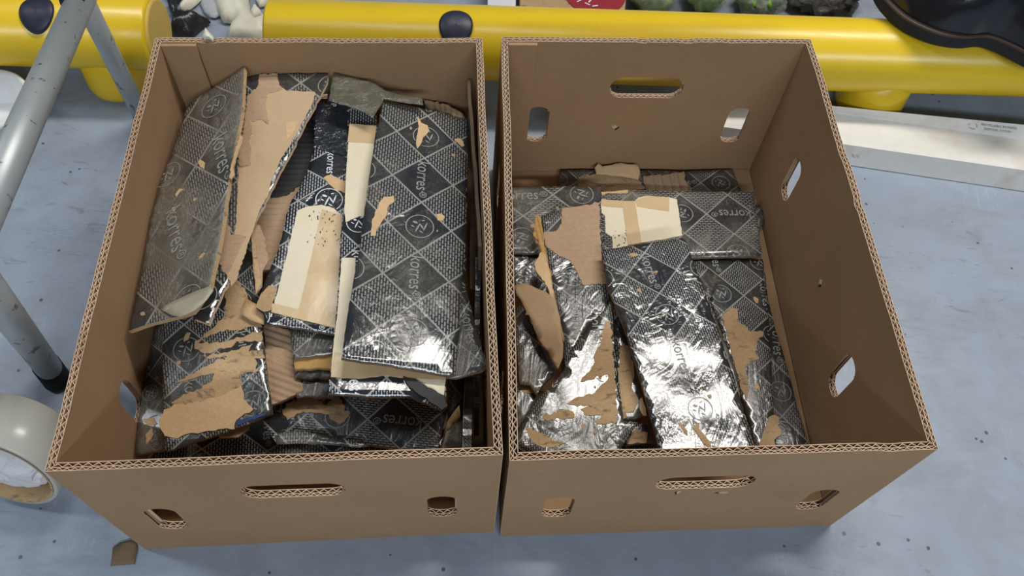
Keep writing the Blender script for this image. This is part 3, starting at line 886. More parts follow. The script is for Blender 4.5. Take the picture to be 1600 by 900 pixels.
# boards beneath
b = Board('board_offcut', 'rightmost printed board low along the right wall of the right box',
          [(1150, 420), (1193, 408), (1200, 470), (1208, 500), (1222, 545), (1240, 610), (1262, 690), (1264, 722), (1200, 722), (1170, 560)], [(1193, 408, .024), (1262, 700, .026), (1170, 560, .028)],
          lat=((1222, 650), (1262, 690), (1186, 690)), dirt=.45, crease=0.37, group=GR)
b.prints()
b = Board('board_offcut', 'dark film board low beside the left wall of the right box',
          [(799, 398), (850, 392), (870, 440), (850, 470), (820, 480), (804, 450)], [(799, 398, .040), (870, 440, .040), (820, 480, .038)], lat=((822, 418), (852, 444), (790, 444), (1, 1)), dirt=.45, crease=0.56, group=GR); b.prints()
b = Board('board_offcut', 'dusty grey film board low at the left wall, under the kraft paper leaf',
          [(806, 478), (815, 476), (850, 540), (870, 580), (850, 600), (838, 618), (828, 602), (812, 601), (808, 540)], [(806, 478, .042), (870, 580, .044), (812, 601, .042)], dirt=1.0, crease=0.62, decal=False, group=GR)
b = Board('board_offcut', 'small dirty film board at the left wall near the front of the right box',
          [(803, 598), (830, 600), (840, 625), (825, 650), (803, 675), (802, 640)], [(803, 598, .032), (840, 625, .034), (803, 675, .032)], dirt=.9, crease=0.43, decal=False, group=GR)
b.patch([(812, 604), (832, 606), (834, 614), (818, 614)], 'torn_kraft', M_KRAFT, .0006, .001)
b = Board('board_offcut', 'dark logo board deep in the gap at the front wall of the right box',
          [(800, 690), (860, 690), (960, 690), (1040, 690), (1040, 726), (800, 726)], [(800, 690, .034), (1040, 690, .034), (900, 726, .034)], lat=((965, 690), (1005, 715), (920, 715), (1, 1)), dirt=.3, crease=0.37, group=GR); b.prints()
b = Board('board_offcut', 'brown edged board lying deep in the front gap between the foil board and torn board',
          [(984, 664), (1018, 660), (1022, 690), (978, 697)], [(984, 664, .048), (1018, 660, .048), (978, 697, .046)], dirt=.5, crease=0.37, decal=False, group=GR)
b.patch([(990, 672), (1012, 676), (1010, 692), (980, 694)], 'torn_kraft', M_KRAFT, .0006, .001)
b = Board('board_offcut', 'right board with a long torn kraft streak in the right box',
          [(1076, 405), (1192, 404), (1196, 450), (1199, 480), (1205, 560), (1209, 640), (1216, 722), (1188, 722), (1172, 660), (1140, 560), (1110, 470), (1090, 430)], [(1082, 405, .0385), (1192, 404, .036), (1200, 715, .040)],
          lat=((1153, 406), (1192, 436), (1123, 431), (1, 0)), dirt=.42, crease=0.28, group=GR)
b.patch(sub((1080, 470), 3.6, [(170, 90), (215, 45), (265, 45), (255, 110), (300, 140), (325, 175), (400, 175), (400, 205), (370, 220), (355, 290), (380, 330), (330, 340), (300, 380), (320, 470), (315, 565), (285, 510), (250, 390), (215, 250)]), 'torn_kraft', M_KRAFT, .0007, .0016)
b.patch(sub((1080, 470), 3.6, [(435, 655), (470, 640), (495, 655), (490, 700), (510, 740), (470, 780), (480, 900), (370, 900), (385, 800)]), 'torn_kraft', M_KRAFT, .0007, .0010)
b.patch(sub((1080, 470), 3.6, [(345, 490), (365, 460), (385, 490), (370, 500)]), 'torn_fleck', M_KRAFTL, .0006, .0006)
b.flecks(4, .003); b.prints()
b = Board('board_offcut', 'torn film flap between the foil board and the streaked right board',
          [(1084, 412), (1108, 420), (1128, 436), (1108, 468), (1120, 500), (1150, 580), (1160, 640), (1148, 600), (1110, 500), (1098, 450)], [(1084, 412, .054), (1128, 436, .050), (1150, 590, .056)], th=.003, dirt=1.0, crease=0.50, decal=False, group=GR)
b = Board('board_offcut', 'left one of the two wide dirty boards across the back of the right box',
          [(797, 293), (845, 291), (938, 292), (940, 330), (946, 402), (900, 400), (843, 396), (797, 394)], [(799, 293, .047), (938, 292, .051), (800, 394, .048)],
          lat=((864, 304), (909, 272), (909, 337), (1, 1)), dirt=.8, crease=0.31, group=GR)
b.flecks(3, .004); b.prints()
b = Board('board_offcut', 'wide dusty printed board with a cream label across the back of the right box',
          [(935, 299), (1000, 297), (1062, 299), (1177, 300), (1184, 350), (1191, 401), (1082, 402), (1000, 405), (942, 405), (937, 350)], [(935, 299, .045), (1177, 300, .041), (1000, 405, .047)],
          lat=((1104, 334), (1070, 364), (1062, 303), (1, 1)), dirt=.75, crease=0.25, group=GR)
lab = b.patch(sub((930, 250), 5.294, [(40, 325), (170, 340), (320, 350), (360, 315), (430, 298), (520, 306), (600, 310), (675, 325), (700, 480), (720, 625), (560, 662), (380, 690), (145, 738), (140, 640), (85, 600), (80, 460), (40, 430)]), 'cream_label', M_PAPER, .0008, .0006)
b.patch(sub((930, 250), 5.294, [(40, 325), (170, 340), (220, 344), (225, 400), (60, 385)]), 'packing_tape', M_TAPE, .0013, .0003, on=lab)
b.patch(sub((930, 250), 5.294, [(218, 344), (328, 348), (350, 500), (380, 690), (270, 708), (245, 520)]), 'packing_tape', M_TAPE, .0014, .0003, on=lab)
b.patch(sub((930, 250), 5.294, [(330, 340), (430, 302), (610, 312), (612, 425), (440, 405), (345, 390)]), 'packing_tape', M_TAPE, .0013, .0003, on=lab)
b.patch(sub((930, 250), 5.294, [(50, 260), (120, 265), (270, 250), (270, 275), (200, 282), (110, 275), (55, 290)]), 'torn_kraft', M_KRAFT, .0008, .0010)
for q in range(16):
    cx, cy = random.uniform(956, 980), random.uniform(360, 386); r = random.uniform(.6, 1.6)
    b.patch([(cx - r, cy), (cx, cy - r), (cx + r, cy), (cx, cy + r)], 'ink_smudge', M_INKSHADE, .0013, .0004, .002, on=lab)
b.prints()
b = Board('board_offcut', 'board with a wide bared patch of kraft fluting at the left of the right box',
          [(846, 338), (880, 326), (935, 318), (941, 390), (948, 440), (954, 486), (925, 505), (896, 545), (884, 575), (880, 520), (866, 460), (853, 400)], [(880, 326, .061), (948, 440, .060), (884, 575, .055)],
          lat=((891, 398), (934, 428), (856, 436), (1, 1)), dirt=.42, crease=0.50, group=GR)
b.patch([(878, 326), (921, 322), (929, 316), (936, 319), (939, 390), (944, 420), (948, 443), (912, 446), (898, 420), (892, 408), (880, 402), (870, 398), (852, 384), (850, 363), (868, 362), (877, 350)], 'bared_flutes', M_FLUTE, .0007, .0014, flute=(math.radians(90), .0009, .0105))
b.prints()
b = Board('torn_flute_strip', 'thin ochre torn fluting strip standing along the left of the bared flute board',
          [(838, 334), (845, 340), (849, 365), (856, 405), (866, 455), (876, 505), (882, 534), (878, 534), (868, 490), (855, 448), (838, 425), (835, 414), (845, 395), (841, 376), (832, 368), (836, 352)],
          [(838, 334, .072), (882, 534, .068), (845, 395, .070)], th=.003, mats=[M_OCHRE] * 3, flute=(math.radians(8), .0014, .006), grid=.0022, rough=.0012, decal=False, cat='board scrap', group=GR, part='fluted_sheet')
b.patch([(838, 425), (835, 414), (845, 395), (853, 400), (862, 445), (868, 486), (855, 448)], 'torn_paper_lip', M_KRAFTL, .0016, .0010)
b = Board('paper_scrap', 'brown leaf-shaped torn kraft paper scrap at the left of the right box',
          sub((785, 390), 5, [(93, 282), (120, 270), (180, 265), (260, 300), (340, 330), (410, 390), (435, 470), (450, 560), (475, 740), (470, 840), (430, 935), (405, 890), (360, 790), (310, 750), (260, 650), (230, 560), (210, 512), (178, 512), (190, 488), (150, 400), (110, 350)]),
          [(805, 446, .068), (867, 470, .078), (872, 575, .066)], th=.0007, mats=[kraft_mat('leaf_kraft', (.34, .225, .13), (.44, .30, .18), .85, 180)] * 3, decal=False, warp=.003, rough=.0008, cat='paper scrap', group=GR, part='paper_sheet')
b = Board('board_offcut', 'narrow kraft-faced board wedged between the torn board and the foil board',
          [(958, 478), (966, 480), (975, 505), (990, 560), (998, 600), (1010, 646), (992, 655), (974, 656), (965, 600)], [(958, 478, .062), (1010, 646, .060), (974, 656, .058)], dirt=.5, crease=0.50, decal=False, group=GR)
b.patch(sub((930, 540), 5, [(195, 0), (255, 0), (300, 150), (305, 230), (285, 330), (320, 380), (340, 430), (320, 480), (300, 520), (240, 520), (250, 560), (215, 575), (190, 400), (165, 180), (190, 170)]), 'torn_kraft', M_KRAFT, .0007, .0010)
b.patch(sub((930, 540), 5, [(345, 420), (365, 405), (395, 500), (402, 548), (375, 545), (345, 490)]), 'torn_kraft', M_KRAFTL, .0007, .0006)
b = Board('board_offcut', 'wrinkled board with large ragged kraft patches at the lower left of the right box',
          [(955, 468), (948, 480), (925, 505), (896, 545), (880, 580), (838, 628), (803, 681), (806, 690), (853, 713), (900, 720), (958, 716), (975, 692), (996, 660), (974, 657), (968, 600), (960, 540), (957, 490)],
          [(955, 468, .071), (803, 681, .058), (990, 662, .066)], lat=((873, 622), (918, 652), (838, 660), (1, 1)), dirt=.50, crease=0.74, group=GR)
b.patch(sub((785, 540), 5, [(800, -180), (840, -190), (860, 0), (880, 240), (895, 500), (900, 600), (830, 610), (740, 620), (720, 590), (800, 530), (690, 550), (640, 540), (610, 500), (690, 470), (560, 465), (500, 455), (540, 430), (600, 400), (700, 380), (780, 300), (830, 250), (820, 225), (720, 260), (610, 285), (620, 250), (690, 190), (720, 130), (710, 90), (740, 20), (780, -60)]), 'torn_kraft', M_KRAFT, .0007, .0024)
b.patch(sub((785, 540), 5, [(310, 550), (400, 520), (500, 500), (555, 520), (560, 565), (450, 570), (330, 580)]), 'torn_kraft', M_KRAFT, .0007, .0020)
b.patch(sub((785, 540), 5, [(185, 625), (240, 660), (330, 700), (390, 740), (470, 745), (510, 775), (420, 785), (300, 790), (240, 760), (200, 700)]), 'torn_kraft', M_KRAFT, .0007, .0020)
b.flecks(6, .003, M_KRAFT); b.prints()
b = Board('board_offcut', 'shiny foil-like printed board lying on top in the middle of the right box',
          [(940, 391), (1000, 382), (1067, 372), (1073, 380), (1082, 408), (1100, 455), (1130, 540), (1150, 600), (1172, 670), (1184, 722), (1036, 722), (1020, 660), (1000, 590), (975, 512), (950, 450)],
          [(940, 391, .080), (1067, 372, .082), (1100, 715, .086)], lat=((1030, 459), (1082, 488), (1002, 497), (1, 1)), dirt=.22, crease=0.71, group=GR, th=.005, warp=.0024)
b.patch(sub((930, 540), 5, [(650, 600), (665, 592), (722, 665), (722, 700), (700, 685), (665, 630)]), 'torn_fleck', M_KRAFT, .0008, .0006)
b.patch(sub((930, 540), 5, [(760, 640), (800, 600), (820, 660), (900, 750), (900, 815), (850, 770), (800, 690)]), 'torn_fleck', M_KRAFT, .0008, .0008)
b.flecks(5, .0028, M_KRAFT); b.prints()
# ------------------------------------------------------------------ surroundings
def project(p):
    d = (np.array(p) - CAM) @ ROT
    return 800 + F_PX * d[0] / -d[2], 450 - F_PX * d[1] / -d[2]
def grid_obj(name, rows, m, parent, close_u=True, cap=False, smooth=True, mi=None):
    """rows: list of rings of points (world); parent location subtracted"""
    off = np.array(parent.location) if parent else np.zeros(3)
    n = len(rows[0]); V = [np.array(p) - off for r in rows for p in r]; Fc = []
    for i in range(len(rows) - 1):
        for j in range(n if close_u else n - 1):
            k = (j + 1) % n
            Fc.append((i * n + j, i * n + k, (i + 1) * n + k, (i + 1) * n + j))
    if cap:
        Fc.append(tuple(range(n))[::-1]); b = (len(rows) - 1) * n; Fc.append(tuple(range(b, b + n)))
    o = mesh_obj(name, V, Fc, m, parent)
    bm = bmesh.new(); bm.from_mesh(o.data); bmesh.ops.recalc_face_normals(bm, faces=bm.faces)
    if smooth:
        for f in bm.faces: f.smooth = len(f.verts) <= 4
    bm.to_mesh(o.data); bm.free()
    return o
def tube(name, p0, p1, prof, m, parent, n=40):
    """lathe along p0->p1; prof: list of (t along length in metres from p0, radius)"""
    p0, p1 = np.array(p0), np.array(p1)
    d = (p1 - p0) / np.linalg.norm(p1 - p0)
    a = np.cross(d, (0, 0, 1.0))
    if np.linalg.norm(a) < 1e-3: a = np.array((1.0, 0, 0))
    a /= np.linalg.norm(a); b_ = np.cross(d, a)
    rows = [[p0 + d * t + (a * math.cos(2 * math.pi * i / n) + b_ * math.sin(2 * math.pi * i / n)) * r for i in range(n)] for t, r in prof]
    return grid_obj(name, rows, m, parent, True, True)

def yellow():
    m, nt, b = mat('yellow_barrier_paint')
    k = NB(nt); ob = k.coord()
    f = k.noise(ob, 12, 5, .6); s_ = k.noise(k.mapping(ob, (.4, 3, 3)), 34, 5, .7, .6)
    c = k.mix(f, (.76, .50, .012), (.84, .60, .030))
    c = k.mix(k.math('MULTIPLY', k.ramp(s_, .58, .80), .40), c, (.42, .30, .10))
    k.l(c, b.inputs['Base Color'])
    k.l(k.math('ADD', .20, k.math('MULTIPLY', s_, .22)), b.inputs['Roughness'])
    k.l(k.bump(f, .2, .002), b.inputs['Normal'])
    return m
M_YEL = yellow()
M_YEND = plain('matte_yellow_end', (.66, .46, .10), .6, 0, .3, .08, 30)
M_NAVY = plain('navy_plastic_plug', (.022, .024, .048), .45, 0, .5, .3, 60)
RH, RR = .107, .0545
AX = np.array((-.0673, .7486, RH)); AD = np.array((.9976, .0698, 0.0))
def axis_t(px):
    lo, hi = -2.0, 2.0
    for _ in range(60):
        mid = (lo + hi) / 2
        if project(AX + AD * mid)[0] < px: lo = mid
        else: hi = mid
    return lo
def rail(label, t0, t1, posts, plugs, end_at):
    c = AX + AD * (t0 + t1) / 2
    root = empty('barrier_rail', (c[0], c[1], 0), label, 'safety barrier', 'yellow floor barrier rails')
    L = t1 - t0
    tube('rail_tube', AX + AD * t0, AX + AD * t1, [(0, RR - .004), (.004, RR), (L - .004, RR), (L, RR - .004)], M_YEL, root, 64)
    if end_at is not None:
        tube('end_cap', AX + AD * (end_at - .004), AX + AD * (end_at + .004), [(0, RR - .006), (.006, RR - .006), (.008, RR - .009)], M_YEND, root, 48)
    for t, r in posts:
        p = AX + AD * t
        tube('post', (p[0], p[1], 0), (p[0], p[1], RH), [(0, r - .012), (.003, r - .007), (.010, r - .0015), (.020, r), (RH - .01, r * .92)], M_YEL, root, 40)
    for t, r in plugs:
        # bolt plug seated on the curved top of the tube
        base = AX + AD * t; V = []; rows = []
        perp = np.array((-AD[1], AD[0], 0))
        for rr, dz in ((r, -.004), (r, .0022), (r * .86, .0042), (r * .4, .005), (.0005, .005)):
            ring = []
            for i in range(36):
                a = 2 * math.pi * i / 36
                x, y = rr * math.cos(a), rr * math.sin(a) - .021
                z = math.sqrt(max(1e-6, RR ** 2 - y ** 2))
                nrm = np.array((0, y, z)) / RR
                ring.append(base + AD * x + perp * (y + nrm[1] * dz) + np.array((0, 0, z + nrm[2] * dz)))
            rows.append(ring)
        grid_obj('bolt_plug', rows, M_NAVY, root, True, False)
    return root
te = axis_t(247)
rail('yellow barrier rail ending behind the left box, with a short rounded post', -3.0, te, [(axis_t(154), .050)], [(axis_t(88), .024)], te)
rail('long yellow barrier rail running behind both boxes, with a dark round plug on top', axis_t(424), 3.2, [(axis_t(1395), .054), (2.4, .058)], [(axis_t(714), .0245)], None)

# ---- galvanised tube stand on the left
def galv():
    m, nt, b = mat('scuffed_galvanised_steel')
    k = NB(nt); ob = k.coord()
    f = k.noise(ob, 20, 5, .6); s_ = k.ramp(k.noise(k.mapping(ob, (1, 1, .5)), 70, 4, .6), .62, .66)
    c = k.mix(f, (.36, .39, .40), (.46, .49, .49))
    c = k.mix(k.math('MULTIPLY', s_, .8), c, (.05, .05, .045))
    k.l(c, b.inputs['Base Color']); b.inputs['Metallic'].default_value = .35; b.inputs['Roughness'].default_value = .42
    return m
M_GALV = galv()
M_RUB = plain('black_rubber', (.018, .018, .02), .7, 0, .3, .2)
def tb(name, q0, q1, r, parent, m=M_GALV):
    p0, p1 = at(*q0), at(*q1); L = float(np.linalg.norm(p1 - p0))
    return tube(name, p0, p1, [(0, r), (L, r)], m, parent, 28)
foot = at(84, 585, .012)
st = empty('tube_stand', (foot[0], foot[1], 0), 'scuffed grey steel tube stand at the left of the left box', 'metal stand')
tb('top_tube', (130, -8, .32), (-60, 416, .42), .0150, st)
tb('leg_tube', (126, -10, .30), (226, 192, .0), .0122, st)
tb('leg_tube', (-56, 402, .41), (80, 580, .018), .0150, st)
tb('black_foot', (72, 570, .040), (90, 594, .004), .0165, st, M_RUB)
tb('joint_bolt', (96, 0, .335), (134, -4, .335), .010, st, M_NAVY)

# ---- wide tape roll standing on its rim
R0, R1, WT = .063, .0555, .062
ty = np.array((.10, .970, -.235)); ty /= np.linalg.norm(ty)
c0 = at(0, 739, R0 + .0085 + .0); c0[2] = R0 * math.sqrt(1 - ty[2] ** 2) - ty[2] * WT
c0 = at(0, 739, c0[2]); c1 = c0 + ty * WT
tr_ = empty('tape_roll', (c0[0], c0[1], 0), 'wide roll of translucent grey tape standing on its rim at the left edge', 'tape roll')
M_TAPEG = plain('greyish_clear_tape', (.50, .49, .43), .25, 0, .5, .06, 30)
tube('tape_windings', c0, c1, [(0, R1 + .0032), (0, R0 - .001), (.001, R0), (WT - .001, R0), (WT, R0 - .001), (WT, R1 + .0032)], M_TAPEG, tr_, 64)
me = tr_.children[0].data
bm = bmesh.new(); bm.from_mesh(me); bmesh.ops.delete(bm, geom=[f for f in bm.faces if len(f.verts) > 4], context='FACES'); bm.to_mesh(me); bm.free()
core = tube('cardboard_core', c0 - ty * .0005, c1 + ty * .0005, [(0, R1 + .003), (0, R1), (WT + .001, R1), (WT + .001, R1 + .003)], M_KRAFT, tr_, 64)
bm = bmesh.new(); bm.from_mesh(core.data); bmesh.ops.delete(bm, geom=[f for f in bm.faces if len(f.verts) > 4], context='FACES'); bm.to_mesh(core.data); bm.free()
# crumpled white paper stuffed in the core
rows = []
sx = np.array((ty[1], -ty[0], 0)); sx /= np.linalg.norm(sx); sz = np.cross(sx, ty)
for i in range(15):
    ph = i / 14 * math.pi
    ring = []
    for j in range(36):
        a = 2 * math.pi * j / 36
        d = Vector((math.sin(ph) * math.cos(a), math.cos(ph), math.sin(ph) * math.sin(a)))
        rr = 1 + .22 * noise.noise(d * 2.6) - .16 * abs(noise.noise(d * 5.5))
        q = d * rr
        rows_p = c0 + ty * (.024 - q.y * .026) + sx * min(.050, max(-.050, q.x * .060)) * .86 + sz * min(.050, max(-.050, q.z * .060)) * .86
        ring.append(rows_p)
    rows.append(ring)
pw = empty('paper_wad', (c0[0], c0[1], 0), 'crumpled white paper stuffed inside the tape roll core', 'paper')
grid_obj('paper_sheet', rows, plain('white_tissue', (.72, .72, .74), .7, 0, .3, .08, 60, .003), pw, True, False, smooth=False)

# ---- white tub at the left edge
tp = at(-32, 152, .075) * np.array((1, 1, 0))
tub = empty('white_tub', tp, 'white round plastic tub half cut off at the left edge', 'tub')
M_WPL = plain('white_plastic', (.74, .75, .76), .3, 0, .5, .04)
tube('tub_body', tp, tp + np.array((0, 0, .07)), [(0, .050), (.004, .055), (.060, .060), (.062, .064), (.068, .064), (.070, .061), (.066, .057), (.012, .050)], M_WPL, tub, 48)

# ---- white folded card profile behind the right box
def line3(q0, q1, z):
    a, c = at(*q0, z), at(*q1, z)
    return lambda t: a + (c - a) * t
lines = [line3((1334, 259), (1600, 299), .0012), line3((1334, 256), (1600, 296), .0045), line3((1323, 226), (1600, 266), .036), line3((1321, 218), (1600, 258), .0375),
         line3((1310, 178), (1600, 219), .031), line3((1309, 175), (1600, 215), .034), line3((1306, 166), (1600, 195), .050)]
pr = empty('card_profile', lines[0](.5) * np.array((1, 1, 0)), 'long white folded card edge profile on the floor right of the right box', 'card profile')
M_WC = kraft_mat('white_card', (.68, .66, .61), (.78, .77, .74), .62, 60, .0003, (1, 1, 1))
nt = M_WC.node_tree; k = NB(nt); bs = nt.nodes['Principled BSDF']
src = bs.inputs['Base Color'].links[0].from_socket
stn = k.ramp(k.noise(k.coord(), 16, 4, .6), .56, .75)
k.l(k.mix(k.math('MULTIPLY', stn, .45), src, (.55, .42, .29)), bs.inputs['Base Color'])
ts = [-.75 + i * .06 for i in range(36)]
rows = []
for t in ts:
    top = [f(t) for f in lines]
    low = [p + np.array((0, .0012, -.0022)) * (1 if i > 1 else 0) + np.array((0, .004 if i <= 1 else 0, 0)) for i, p in enumerate(top)]
    rows.append(top + low[::-1])
grid_obj('folded_card', rows, M_WC, pr, True, True, smooth=False)
def flat_text(s, p0, ux, uy, size, m, parent, name, lift=.0010):
    cu = bpy.data.curves.new(name, 'FONT'); cu.body = s; cu.size = 1; cu.resolution_u = 2
    o = bpy.data.objects.new(name, cu); COL.objects.link(o)
    dg = bpy.context.evaluated_depsgraph_get()
    me = o.evaluated_get(dg).to_mesh()
    v = [(q.co.x, q.co.y) for q in me.vertices]; f = [tuple(q.vertices) for q in me.polygons]
    o.evaluated_get(dg).to_mesh_clear(); bpy.data.objects.remove(o)
    nn = np.cross(ux, uy); nn /= np.linalg.norm(nn); off = np.array(parent.location)
    return mesh_obj(name, [p0 + ux * x * size + uy * y * size + nn * lift - off for x, y in v], f, m, parent)
M_GREYINK = plain('grey_stamp_ink', (.20, .20, .20), .7, 0, .2, .3)
M_PENCIL = plain('pale_pencil', (.42, .40, .37), .7, 0, .2, .2)
def lip(t, s): return lines[5](t) * (1 - s) + lines[6](t) * s
ux = lip(1, .5) - lip(.8, .5); ux /= np.linalg.norm(ux)
uy = lip(.9, 1) - lip(.9, 0); uy /= np.linalg.norm(uy)
flat_text('RECYCLABLE IN PAPER', lip(.772, .58), ux, uy, .0054, M_GREYINK, pr, 'stamp_text')
flat_text('DISPOSAL SYSTEM', lip(.786, .22), ux, uy, .0052, M_GREYINK, pr, 'stamp_text')
# three-arrow mark
ctr = lip(.727, .45); V = []; Fc = []
for q in range(3):
    a0 = math.radians(90 + 120 * q)
    for s_ in (0, 1):
        a = a0 + s_ * math.radians(80)
    p = [(.008 * math.cos(a0 + d), .0065 * math.sin(a0 + d)) for d in (.15, .9, 1.6)]
    b0 = len(V)
    for x, y in p:
        V.append(ctr + ux * x + uy * y); V.append(ctr + ux * x * .68 + uy * y * .68)
    Fc += [(b0, b0 + 1, b0 + 3, b0 + 2), (b0 + 2, b0 + 3, b0 + 5, b0 + 4)]
nn = np.cross(ux, uy)
mesh_obj('recycling_mark', [v + nn * .0004 - np.array(pr.location) for v in V], Fc, plain('pale_stamp_ink', (.42, .42, .42), .7, 0, .2, .3), pr)
fux = lines[1](1) - lines[1](0); fux /= np.linalg.norm(fux); fuy = lines[2](.05) - lines[1](.05); fuy /= np.linalg.norm(fuy)
flat_text('8.9', lines[1](.005) * .62 + lines[2](.005) * .38, fux, fuy, .010, M_PENCIL, pr, 'pencil_note')

# ---- brown scrap on the floor
b = Board('card_scrap', 'small brown torn card scrap on the floor by the left box corner',
          [(176, 856), (187, 848), (205, 843), (214, 850), (210, 881), (172, 884)], [(172, 884, .0016), (210, 881, .0016), (205, 843, .0028)], th=.0012, mats=[kraft_mat('weathered_card', (.17, .115, .07), (.25, .17, .11), .8, 160)] * 3, decal=False, cat='card scrap', group=None, part='card_sheet', rough=.0008, warp=.0004)

# ---- latex gloves and black film behind the left box
def puff(name, part, label, cat, poly, z, hgt, m, group=None, grid=.006, wr=.4, seed=0.0, rough=.001):
    """soft limp thing traced as an outline and swollen to a real thickness on the floor"""
    p2 = [tuple(at(x, y, z)[:2]) for x, y in poly]
    if area2(p2) < 0: p2.reverse()
    out = rough_outline(p2, .006, rough, seed)
    v2, tr = triangulate(out, (), grid)
    A = np.array(out); c = A.mean(0)
    V = []
    for x, y in v2:
        d = np.min(np.hypot(A[:, 0] - x, A[:, 1] - y))
        f = min(1, d / .018)
        hh = hgt * math.sqrt(max(0, 1 - (1 - f) ** 2)) * (1 + wr * noise.noise(Vector((x * 45, y * 45, seed)))) + hgt * .5 * wr * f * abs(noise.noise(Vector((x * 110, y * 70, seed + 4))))
        V.append((x - c[0], y - c[1], .0012 + hh))
    n = len(V)
    V += [(q[0], q[1], .0006) for q in V]
    Fc = [tuple(t) for t in tr] + [(n + t[2], n + t[1], n + t[0]) for t in tr] + [(j, i, n + i, n + j) for i, j in boundary(tr)]
    root = empty(name, (c[0], c[1], z if z < .03 else 0), label, cat, group)
    if z >= .03: root.location[2] = z
    o = mesh_obj(part, V, Fc, m, root, None, None, True)
    return root
M_LATEX = plain('cream_latex', (.74, .71, .58), .45, 0, .4, .08, 50, .001)
puff('latex_glove', 'glove_body', 'large crumpled cream latex glove on the floor behind the left box', 'glove',
     [(322, -30), (336, 6), (346, 30), (350, 36), (366, 38), (355, 60), (400, 66), (424, 60), (423, 24), (405, 38), (396, 30), (391, 16), (389, 2), (395, -8), (398, -30), (380, -50), (345, -55)], .004, .020, M_LATEX, 'latex gloves', seed=3.0)
puff('latex_glove', 'glove_body', 'cream latex glove finger tip just right of the large glove', 'glove',
     [(392, 20), (400, 9), (411, 22), (399, 29), (395, 27)], .004, .012, M_LATEX, 'latex gloves', seed=13.0, grid=.004)
puff('latex_glove', 'glove_body', 'single cream latex glove finger between the black film and the grey disc', 'glove',
     [(281, 14), (288, 6), (300, -6), (320, -16), (322, -4), (310, 6), (298, 16), (288, 21), (282, 19)], .004, .016, M_LATEX, 'latex gloves', seed=23.0, grid=.004)
puff('latex_glove', 'glove_body', 'cream latex glove piece at the top edge near the right rail end', 'glove',
     [(400, 0), (404, -20), (420, -20), (420, 4), (413, 11), (406, 12)], .004, .012, M_LATEX, 'latex gloves', seed=33.0, grid=.004)
puff('plastic_disc', 'disc_body', 'small grey disc lying on the floor behind the large latex glove', 'disc',
     [(313, 6), (319, 20), (328, 28), (337, 29), (346, 24), (352, 8), (340, -12), (322, -10)], .004, .005, plain('grey_plastic', (.42, .43, .46), .5), seed=43.0, wr=.02, rough=0)
puff('black_film', 'film_body', 'crumpled black plastic film on the floor beside the left rail end', 'plastic film',
     [(255, -40), (262, 0), (270, 30), (268, 58), (300, 60), (318, 44), (330, 36), (300, 30), (292, 22), (280, 24), (278, 8), (290, -10), (300, -40)], .004, .022, plain('black_bag_film', (.02, .02, .021), .3, 0, .6, .3, 60, .004), seed=53.0, wr=.9)
# glove tip caught on the box rim
gt = empty('glove_scrap', at(327, 52, BH), 'torn cream latex scrap caught on the back rim of the left box', 'glove')
rows = []
for i, (x, y, z) in enumerate([(321, 44, BH + .006), (318, 50, BH + .005), (316, 57, BH + .004), (320, 63, BH + .002)]):
    a = at(x, y, z); c = at([322, 328, 334, 333][i], [46, 51, 58, 64][i], z)
    rows.append([a + (c - a) * t + np.array((0, 0, .006 * math.sin(math.pi * t) * (.4 + .25 * i))) for t in [j / 8 for j in range(9)]])
low = [[p - np.array((0, 0, .0015)) for p in r] for r in rows]
grid_obj('latex_sheet', [r + l[::-1] for r, l in zip(rows, low)], M_LATEX, gt, True, True)

# ---- packages behind the right rail
def lumpy(name, part, label, cat, px, py, z, rx, ry, rz, m, seed, amp=.25, group=None, inner=None):
    c = at(px, py, z)
    root = empty(name, (c[0], c[1], 0), label, cat, group)
    def shell(nm, s_, mm, am, freq):
        rows = []
        for i in range(25):
            ph = .02 + i / 24 * (math.pi - .04)
            ring = []
            for j in range(56):
                a = 2 * math.pi * j / 56
                d = Vector((math.sin(ph) * math.cos(a), math.sin(ph) * math.sin(a), math.cos(ph)))
                r = (1 + am * noise.noise(d * freq + Vector((seed, 0, 0))) - am * .6 * abs(noise.noise(d * freq * 2.7 + Vector((0, seed, 0))))) * s_
                q = np.array((d.x * rx * r, d.y * ry * r, d.z * rz * r))
                q[2] = max(q[2] + rz * .93, .002)
                ring.append(np.array((c[0], c[1], 0)) + q)
            rows.append(ring)
        return grid_obj(nm, rows, mm, root, True, True)
    shell(part, 1.0, m, amp, 2.2)
    if inner: shell('leafy_contents', .86, inner, amp * 1.6, 3.4)
    return root
def bag_film(name, c, al):
    m, nt, b = mat(name); k = NB(nt); ob = k.coord()
    f = k.noise(ob, 40, 5, .6, 1.5)
    k.l(k.mix(f, tuple(x * .55 for x in c), tuple(min(1, x * 1.35) for x in c)), b.inputs['Base Color'])
    b.inputs['Roughness'].default_value = .16; b.inputs['Coat Weight'].default_value = .5
    b.inputs['Alpha'].default_value = al
    k.l(k.bump(f, .9, .010), b.inputs['Normal'])
    return m
M_GREEN = plain('green_leaves', (.17, .34, .03), .5, 0, .4, .8, 55, .006)
M_PALE = plain('pale_green_leaves', (.36, .50, .20), .5, 0, .4, .6, 45, .006)
GP = 'packages lying behind the rail'
